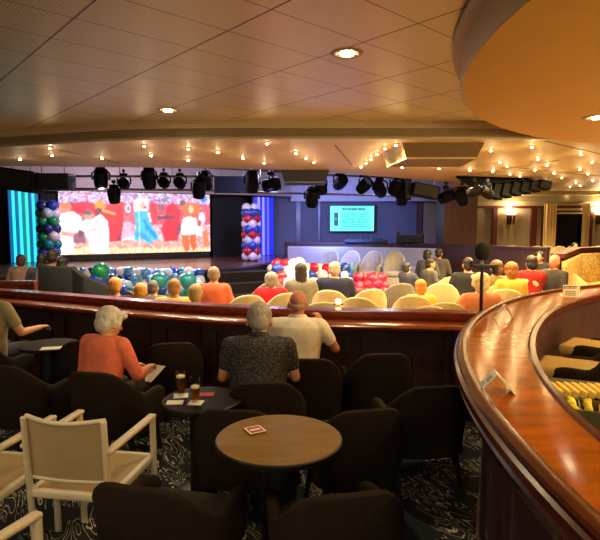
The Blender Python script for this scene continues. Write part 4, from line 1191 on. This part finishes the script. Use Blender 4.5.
# ================================================================ rigging
TY = 12.0
tru = thing('lighting_truss', 'grey lighting truss of two long pipes hanging before the stage', 'truss', (0, 0, 0))
def pipe(px0, py0, d0, px1, py1, d1, r=.028):
    b = B(); tube(b, [at(px0, py0, Y=d0), at(px1, py1, Y=d1)], r, 10); obj('pipe', b, M['truss'], tru, 60)
pipe(-40, 176, 11.4, 215, 176.5, 13); pipe(-40, 187.5, 11.4, 215, 190.5, 13); pipe(240, 192, 13.6, 445, 197, 14.5); pipe(325, 175, 13.4, 460, 180, 14)
for px in (12, 95, 120, 152, 172, 205, 250, 260, 272, 345, 408, 417):
    d = 11.4+1.6*(px+40)/255 if px < 220 else 13.8
    a = at(px, 176 if px < 300 else 178, Y=d); b = B(); tube(b, [a, (a.x, a.y, 3.6)], .012, 8); obj('hanger', b, M['truss'], tru, 60)
def lamp(px, py, d, s, yaw, pitch, label, can=False):
    p = at(px, py, Y=d); t = thing('stage_lamp', label, 'stage lamp', p, R(yaw), 'stage lamps on the truss')
    t.scale = (s, s, s)
    b = B(); tube(b, [(-.19, 0, 0), (-.19, 0, .16), (-.12, 0, .24), (.12, 0, .24), (.19, 0, .16), (.19, 0, 0)], .022, 8); box(b, (0, 0, .27), (.2, .14, .08)); obj('yoke', b, M['lamp_body'], t, 60)
    b = B(); lathe(b, [(.06, -.22), (.13, -.2), (.16, -.1), (.165, .1), (.15, .2), (.15, .22), (.13, .22), (.128, .19), (.02, .185)], n=24)
    b.transform(Matrix.Rotation(R(90+pitch), 4, 'X')); obj('head', b, M['lamp_body'], t, 50)
    b = B(); tube(b, [(0, 0, .27), (0, 0, .40)], .02, 8); box(b, (0, 0, .39), (.07, .09, .09)); obj('clamp', b, M['black'], t, 60)
    b = B(); lathe(b, [(.126, .191), (.126, .196)], n=24); b.transform(Matrix.Rotation(R(90+pitch), 4, 'X')); obj('lens', b, M['blackgloss'], t)
    return t
LAMPS = [(101, 180, 12.3, 1.0, 20, -60), (114, 196, 12.3, .85, -15, -80), (124, 184, 12.4, .8, 10, -8), (149, 180, 12.5, 1.0, -10, -70), (164, 183, 12.6, .8, 5, -5), (180, 183.5, 12.7, .8, 0, -8), (199, 190, 12.8, 1.0, 30, -75), (206, 182, 12.9, .9, -20, -50),
         (252, 184, 13.5, 1.1, 20, -80), (271, 185, 13.5, 1.05, 80, -10), (312, 199, 13.2, 1.0, 10, -70), (321, 187, 13.3, .9, -35, -60), (340, 183, 13.4, .95, 20, -20), (364, 186, 13.4, .95, 40, -35), (380, 190, 13.5, 1.0, -20, -25), (396, 187, 13.5, 1.05, 30, -50), (402, 198, 13.5, .9, 5, -80), (446, 197, 13.2, .9, 60, -20), (462, 198, 13.0, .9, -40, -45), (474, 192, 9.8, .6, 70, -20), (487, 193, 9.8, .6, -70, -30)]
WH = ['above the first man in white on screen', 'hanging lowest over the led screen', 'between the two hanging heads, round face to us', 'over the singer in turquoise', 'first of two round faces right of the singer', 'second of two round faces right of the singer', 'at the top corner of the led screen', 'tucked behind the lamp at the screen corner', 'above the red white and blue balloon tower', 'round faced, above the violet column', 'hanging lowest left of the projection screen', 'on the tilted arm left of the projection screen', 'above the heading of the projection screen', 'above the inner edge of the projection screen', 'just beyond the projection screen', 'at the tall speaker box', 'below the tall speaker box', 'above the reddish wood block, outer', 'above the reddish wood block, inner', 'nearest the black ceiling recess', 'at the near end of the speaker row']
for (px, py, d, s, yw, pt_), wh in zip(LAMPS, WH): lamp(px, py, d, s, yw, pt_, 'black moving stage lamp '+wh)
def hung_box(name, px0, py0, px1, py1, d, dep, m, label, cat, rot=0, grille=True):
    a, b_ = at(px0, py1, Y=d), at(px1, py0, Y=d); c = (a+b_)/2
    t = thing(name, label, cat, (c.x, c.y+dep/2, c.z)); t.rotation_euler = (0, R(rot), 0)
    w, h = abs(b_.x-a.x), abs(b_.z-a.z)
    b = B(); box(b, (0, 0, 0), (w, dep, h), bev=.02); obj('cabinet', b, M[m], t)
    if grille:
        b = B(); box(b, (0, -dep/2-.004, 0), (w*.9, .012, h*.86), bev=.004); obj('grille', b, M['black'], t)
    b = B()
    for s in (-1, 1): tube(b, [(s*w*.3, 0, h/2), (s*w*.3, 0, h/2+(3.6-c.z-h/2)*(1 if c.y > 10.8 else .05))], .01, 8)
    obj('hanger', b, M['truss'], t)
    return t
hung_box('loudspeaker', -14, 168, 32, 190, 11.0, .5, 'lamp_body', 'big black hung loudspeaker at the photo edge over the turquoise column', 'loudspeaker', 8)
hung_box('loudspeaker', 30, 173, 68, 190, 11.2, .4, 'navybox', 'long dark blue hung loudspeaker between the photo edge and the led screen', 'loudspeaker')
hung_box('loudspeaker', 405, 173, 412, 200, 13.2, .3, 'lamp_body', 'tall narrow black speaker box hung above the far partition', 'loudspeaker')
hung_box('loudspeaker', 413, 184, 440, 197, 12.9, .4, 'lamp_body', 'tilted black speaker box beside the tall narrow one', 'loudspeaker', 12)
hung_box('blackout_panel', 214, 176, 250, 193, 14.2, .06, 'navybox', 'dark blue hung panel above the black upright panel', 'panel', 0, False)
for k in range(6):
    px = 493+9.5*k
    hung_box('line_array_speaker', px, 183-.6*k, px+12, 199-2.0*k, 12.2-.1*k, .35, 'lamp_body', 'black loudspeaker in the slanting row under the ceiling recess, %s' % ('nearest the stage', 'second from the stage', 'third from the stage', 'fourth from the stage', 'fifth from the stage', 'nearest the window')[k], 'loudspeaker', 14)['group'] = 'slanting row of loudspeakers'
# ceiling boxes
def ceil_box(pts, z0, z1, m, label):
    t = thing('projector_housing', label, 'ceiling box', (0, 0, 0))
    c = sum((Vector(p) for p in pts), Vector((0, 0)))/len(pts)
    low = [c+(Vector(p)-c)*.86 for p in pts]
    b = B(); ring_surface(b, [[(p.x, p.y, z0) for p in low], [(p[0], p[1], z1) for p in pts]]); obj('housing', b, M[m], t)
    b = B(); strip(b, [*low, low[0]], [(-.012, z0-.004), (-.012, z0+.02), (.012, z0+.02), (.012, z0-.004)]); obj('edge_trim', b, M['truss'] if m != 'taupebox' else M['fascia'], t)
q = [at(px, py, z=FZ).to_2d() for px, py in ((404, 141), (484, 141), (474, 157), (404, 157))]
ceil_box([tuple(v) for v in (Vector((q[0].x, 6.95)), Vector((q[1].x+.05, 6.95)), Vector((q[1].x+.15, 8.1)), Vector((q[0].x-.1, 8.1)))], 2.60, FZ-.001, 'taupebox', 'taupe tapered box hanging from the hall ceiling beyond the round ceiling')
q0, q1 = at(281, 170, Y=10.4), at(329, 170, Y=10.4)
ceil_box([(q0.x, 10.35), (q1.x, 10.35), (q1.x, 11.2), (q0.x, 11.2)], 2.56, 2.79, 'navybox', 'dark blue tapered box at the edge of the hall ceiling above the violet column')
# black slab put under the hall ceiling as the shade of a recess
rc = [at(px, py, z=FZ-.03).to_2d() for px, py in ((456, 177), (530, 179.5), (548, 190), (474, 188))]
b = B(); prism(b, [tuple(v) for v in rc], FZ-.05, FZ-.001); struct('ceiling_recess_shade', b, mat('recess_shade_black', '#050505', .9, 0, 5, spec=.1))

# ================================================================ lamps of the place and added unseen points
def light(kind, loc, energy, color, **k):
    d = bpy.data.lights.new('light', kind); d.energy = energy; d.color = color
    for a, v in k.items():
        if a != 'rot': setattr(d, a, v)
    o = bpy.data.objects.new('light', d); COL.objects.link(o); o.location = loc
    if 'rot' in k: o.rotation_euler = k['rot']
    return o
WARM = (1, .78, .45); WARM2 = (1, .68, .22)
stars = [(50, 147), (52, 154), (20, 158), (102, 157), (144, 144.5), (151, 154), (188, 147.5), (188, 159), (218, 151), (243, 157), (267, 142), (264, 162), (296, 152), (306, 157), (314, 161), (377, 153), (371, 158), (366, 162), (385, 147), (396, 143.5), (361, 166), (402, 166), (439, 167.5),
         (470, 169), (491, 149), (500, 161), (507, 165), (510, 173), (520, 175), (493, 170), (532, 145.5), (538, 158), (535, 169), (547, 164), (554, 172), (562, 177), (570, 186), (576, 182), (580, 185), (581, 153), (580, 168), (592, 161), (593, 180), (545, 181.5), (588, 173), (567, 192), (594, 192)]
def star_proto():
    b = B(); lathe(b, [(.018, -.02), (.04, -.012), (.045, 0)], n=16, mi=0); lathe(b, [(.001, -.034), (.014, -.03), (.018, -.019)], n=16, mi=1)
    return obj('star_light', b, None, None, 60, mats=[M['trimring'], M['starlens']])
sp0 = star_proto(); first = True
for px, py in stars:
    p = at(px, py, z=FZ)
    if p.y > 16.85: p *= 16.8/p.y; p.z = FZ
    o = sp0 if first else sp0.copy()
    if not first: COL.objects.link(o)
    first = False
    o.location = (p.x, p.y, FZ-.001); tag(o, 'tiny warm glowing star light in the cream hall ceiling', 'ceiling light', 'star lights in the hall ceiling')
    e = (16 if px > 430 else 9) if px > 340 else 7.5
    lc = (1, .71, .30) if px > 340 else (1, .76, .48)
    light('POINT', (p.x, p.y, FZ-.17), e*.1, lc, shadow_soft_size=.1)
    light('SPOT', (p.x, p.y, FZ-.06), e*9, lc, shadow_soft_size=.05, spot_size=R(142), spot_blend=.7)
def downlight(px, py, z, label, e, col=WARM):
    p = at(px, py, z=z); t = thing('downlight', label, 'ceiling light', (p.x, p.y, z), 0, 'round downlights')
    b = B(); lathe(b, [(.075, -.003), (.11, -.012), (.125, 0)], n=36, caps=False); lathe(b, [(.076, -.004), (.05, -.001)], n=36, caps=False); obj('trim_ring', b, M['trimring'], t, 60)
    b = B(); lathe(b, [(.052, -.002), (.045, -.016), (.001, -.02)], n=24); obj('lens', b, M['bulb'], t, 60)
    light('SPOT', (p.x, p.y, z-.04), e, col, spot_size=R(140), spot_blend=.9, shadow_soft_size=.06)
downlight(347, 53, 3.0, 'round downlight glaring in the panelled ceiling above the balustrade', 70)
downlight(168, 110, 3.0, 'round dim downlight at the front edge of the panelled ceiling', 90)
downlight(597, 117, DZ, 'round downlight in the orange round ceiling over the bar', 60, WARM2)
# lamps over the seats and the bar that stand outside the picture
for x, y, z, e, c in ((-2.4, 1.6, 2.96, 55, WARM), (.2, .6, 2.96, 40, WARM), (-1.2, -.8, 2.96, 40, WARM)):
    light('SPOT', (x, y, z), e, c, spot_size=R(150), spot_blend=.9, shadow_soft_size=.06)
for a, e in ((150, 34), (168, 34), (186, 30), (125, 34)):
    light('SPOT', (BC[0]+3.6*math.cos(R(a)), BC[1]+3.6*math.sin(R(a)), DZ-.03), e, WARM2, spot_size=R(150), spot_blend=.9, shadow_soft_size=.05)
light('POINT', (4.6, 1.8, 1.9), 330, (1, .70, .24), shadow_soft_size=.35)       # unseen points added inside the ring to warm round ceiling and counter
light('POINT', (5.6, 4.0, 1.8), 160, (1, .70, .24), shadow_soft_size=.35)
light('POINT', (-3.5, -1.6, 2.4), 45, WARM, shadow_soft_size=.3)   # unseen points added behind the seats to brighten the panelled ceiling
light('POINT', (-.3, -1.9, 2.4), 45, WARM, shadow_soft_size=.3)
# stage lamps
def aim(o, tgt): o.rotation_euler = (Vector(tgt)-o.location).to_track_quat('-Z', 'Y').to_euler()
o = light('SPOT', at(322, 203, Y=13.9), 1300, (.2, .3, 1), spot_size=R(70), spot_blend=.8, shadow_soft_size=.1); aim(o, (1.5, 19, 1.2))
o = light('SPOT', at(271, 190, Y=13.3), 350, (.35, .3, 1), spot_size=R(90), spot_blend=.9, shadow_soft_size=.1); aim(o, (-.8, 15.5, .5))
o = light('SPOT', at(352, 196, Y=12.6), 300, (.45, .5, 1), spot_size=R(80), spot_blend=.9, shadow_soft_size=.1); aim(o, (1.2, 14, .8))
o = light('SPOT', at(101, 188, Y=12.2), 120, (1, .75, .85), spot_size=R(80), spot_blend=.9, shadow_soft_size=.1); aim(o, (-4.5, 14.5, .6))
for px, e, c in ((130, 190, (1, .75, .85)), (270, 130, (.7, .65, 1)), (390, 90, (.6, .65, 1))):
    light('POINT', at(px, 172, Y=14.0), e, c, shadow_soft_size=.2)
for px, tx, c in ((114, -3.4, (.85, .85, 1)), (199, -2.2, (.8, .85, 1)), (380, .3, (1, .8, .9))):
    o = light('SPOT', at(px, 205, Y=12.0 if px < 300 else 13), 300 if px < 300 else 110, c, spot_size=R(75), spot_blend=.9, shadow_soft_size=.1); aim(o, (tx, 10.8, 0))
# wall lamps
def sconce(px, py, d, label, e=9):
    p = at(px, py, Y=d-.12); t = thing('wall_sconce', label, 'wall lamp', p, 0, 'bronze wall lamps')
    b = B(); box(b, (0, .1, -.12), (.12, .04, .42), bev=.015); obj('back_plate', b, M['sconcewood'], t)
    for s in (-1, 0, 1):
        b = B(); tube(b, [(s*.1, .07, -.34), (s*.1, -.0, -.26), (s*.1, -.02, -.02)], [.012, .03, .035], 10); obj('arm', b, M['sconcewood'], t, 60)
        b = B(); lathe(b, [(.03, -.02), (.06, .03), (.07, .09), (.06, .09), (.02, 0)], (s*.1, -.02, 0), 18); obj('glass_cup', b, M['sconce'], t, 60)
    light('POINT', p+Vector((0, -.12, .16)), e*5, WARM, shadow_soft_size=.06)
sconce(511, 214, 16.95, 'bronze wall lamp with glowing cups between the wood posts')
sconce(600, 214, 16.95, 'bronze wall lamp with glowing cups at the outer photo edge')

# ================================================================ world, camera
w = bpy.data.worlds.new('world'); SC.world = w; w.use_nodes = True
w.node_tree.nodes['Background'].inputs[0].default_value = (1, .80, .55, 1)
w.node_tree.nodes['Background'].inputs[1].default_value = .31
cd = bpy.data.cameras.new('camera'); cam = bpy.data.objects.new('camera', cd); COL.objects.link(cam)
cd.sensor_width = 36; cd.sensor_fit = 'HORIZONTAL'; cd.lens = 36*F/600; cd.clip_start = .05
cam.location = (0, 0, EYE); cam.rotation_euler = (PI/2-TH, 0, 0)
SC.camera = cam
SC.view_settings.view_transform = 'Standard'; SC.view_settings.look = 'None'
SC.view_settings.exposure = .32; SC.view_settings.gamma = 1; SC.view_settings.use_curve_mapping = False
SC.cycles.use_denoising = True
SC.cycles.sample_clamp_indirect = 5
SC.cycles.caustics_reflective = False; SC.cycles.caustics_refractive = False
SC.cycles.max_bounces = 8
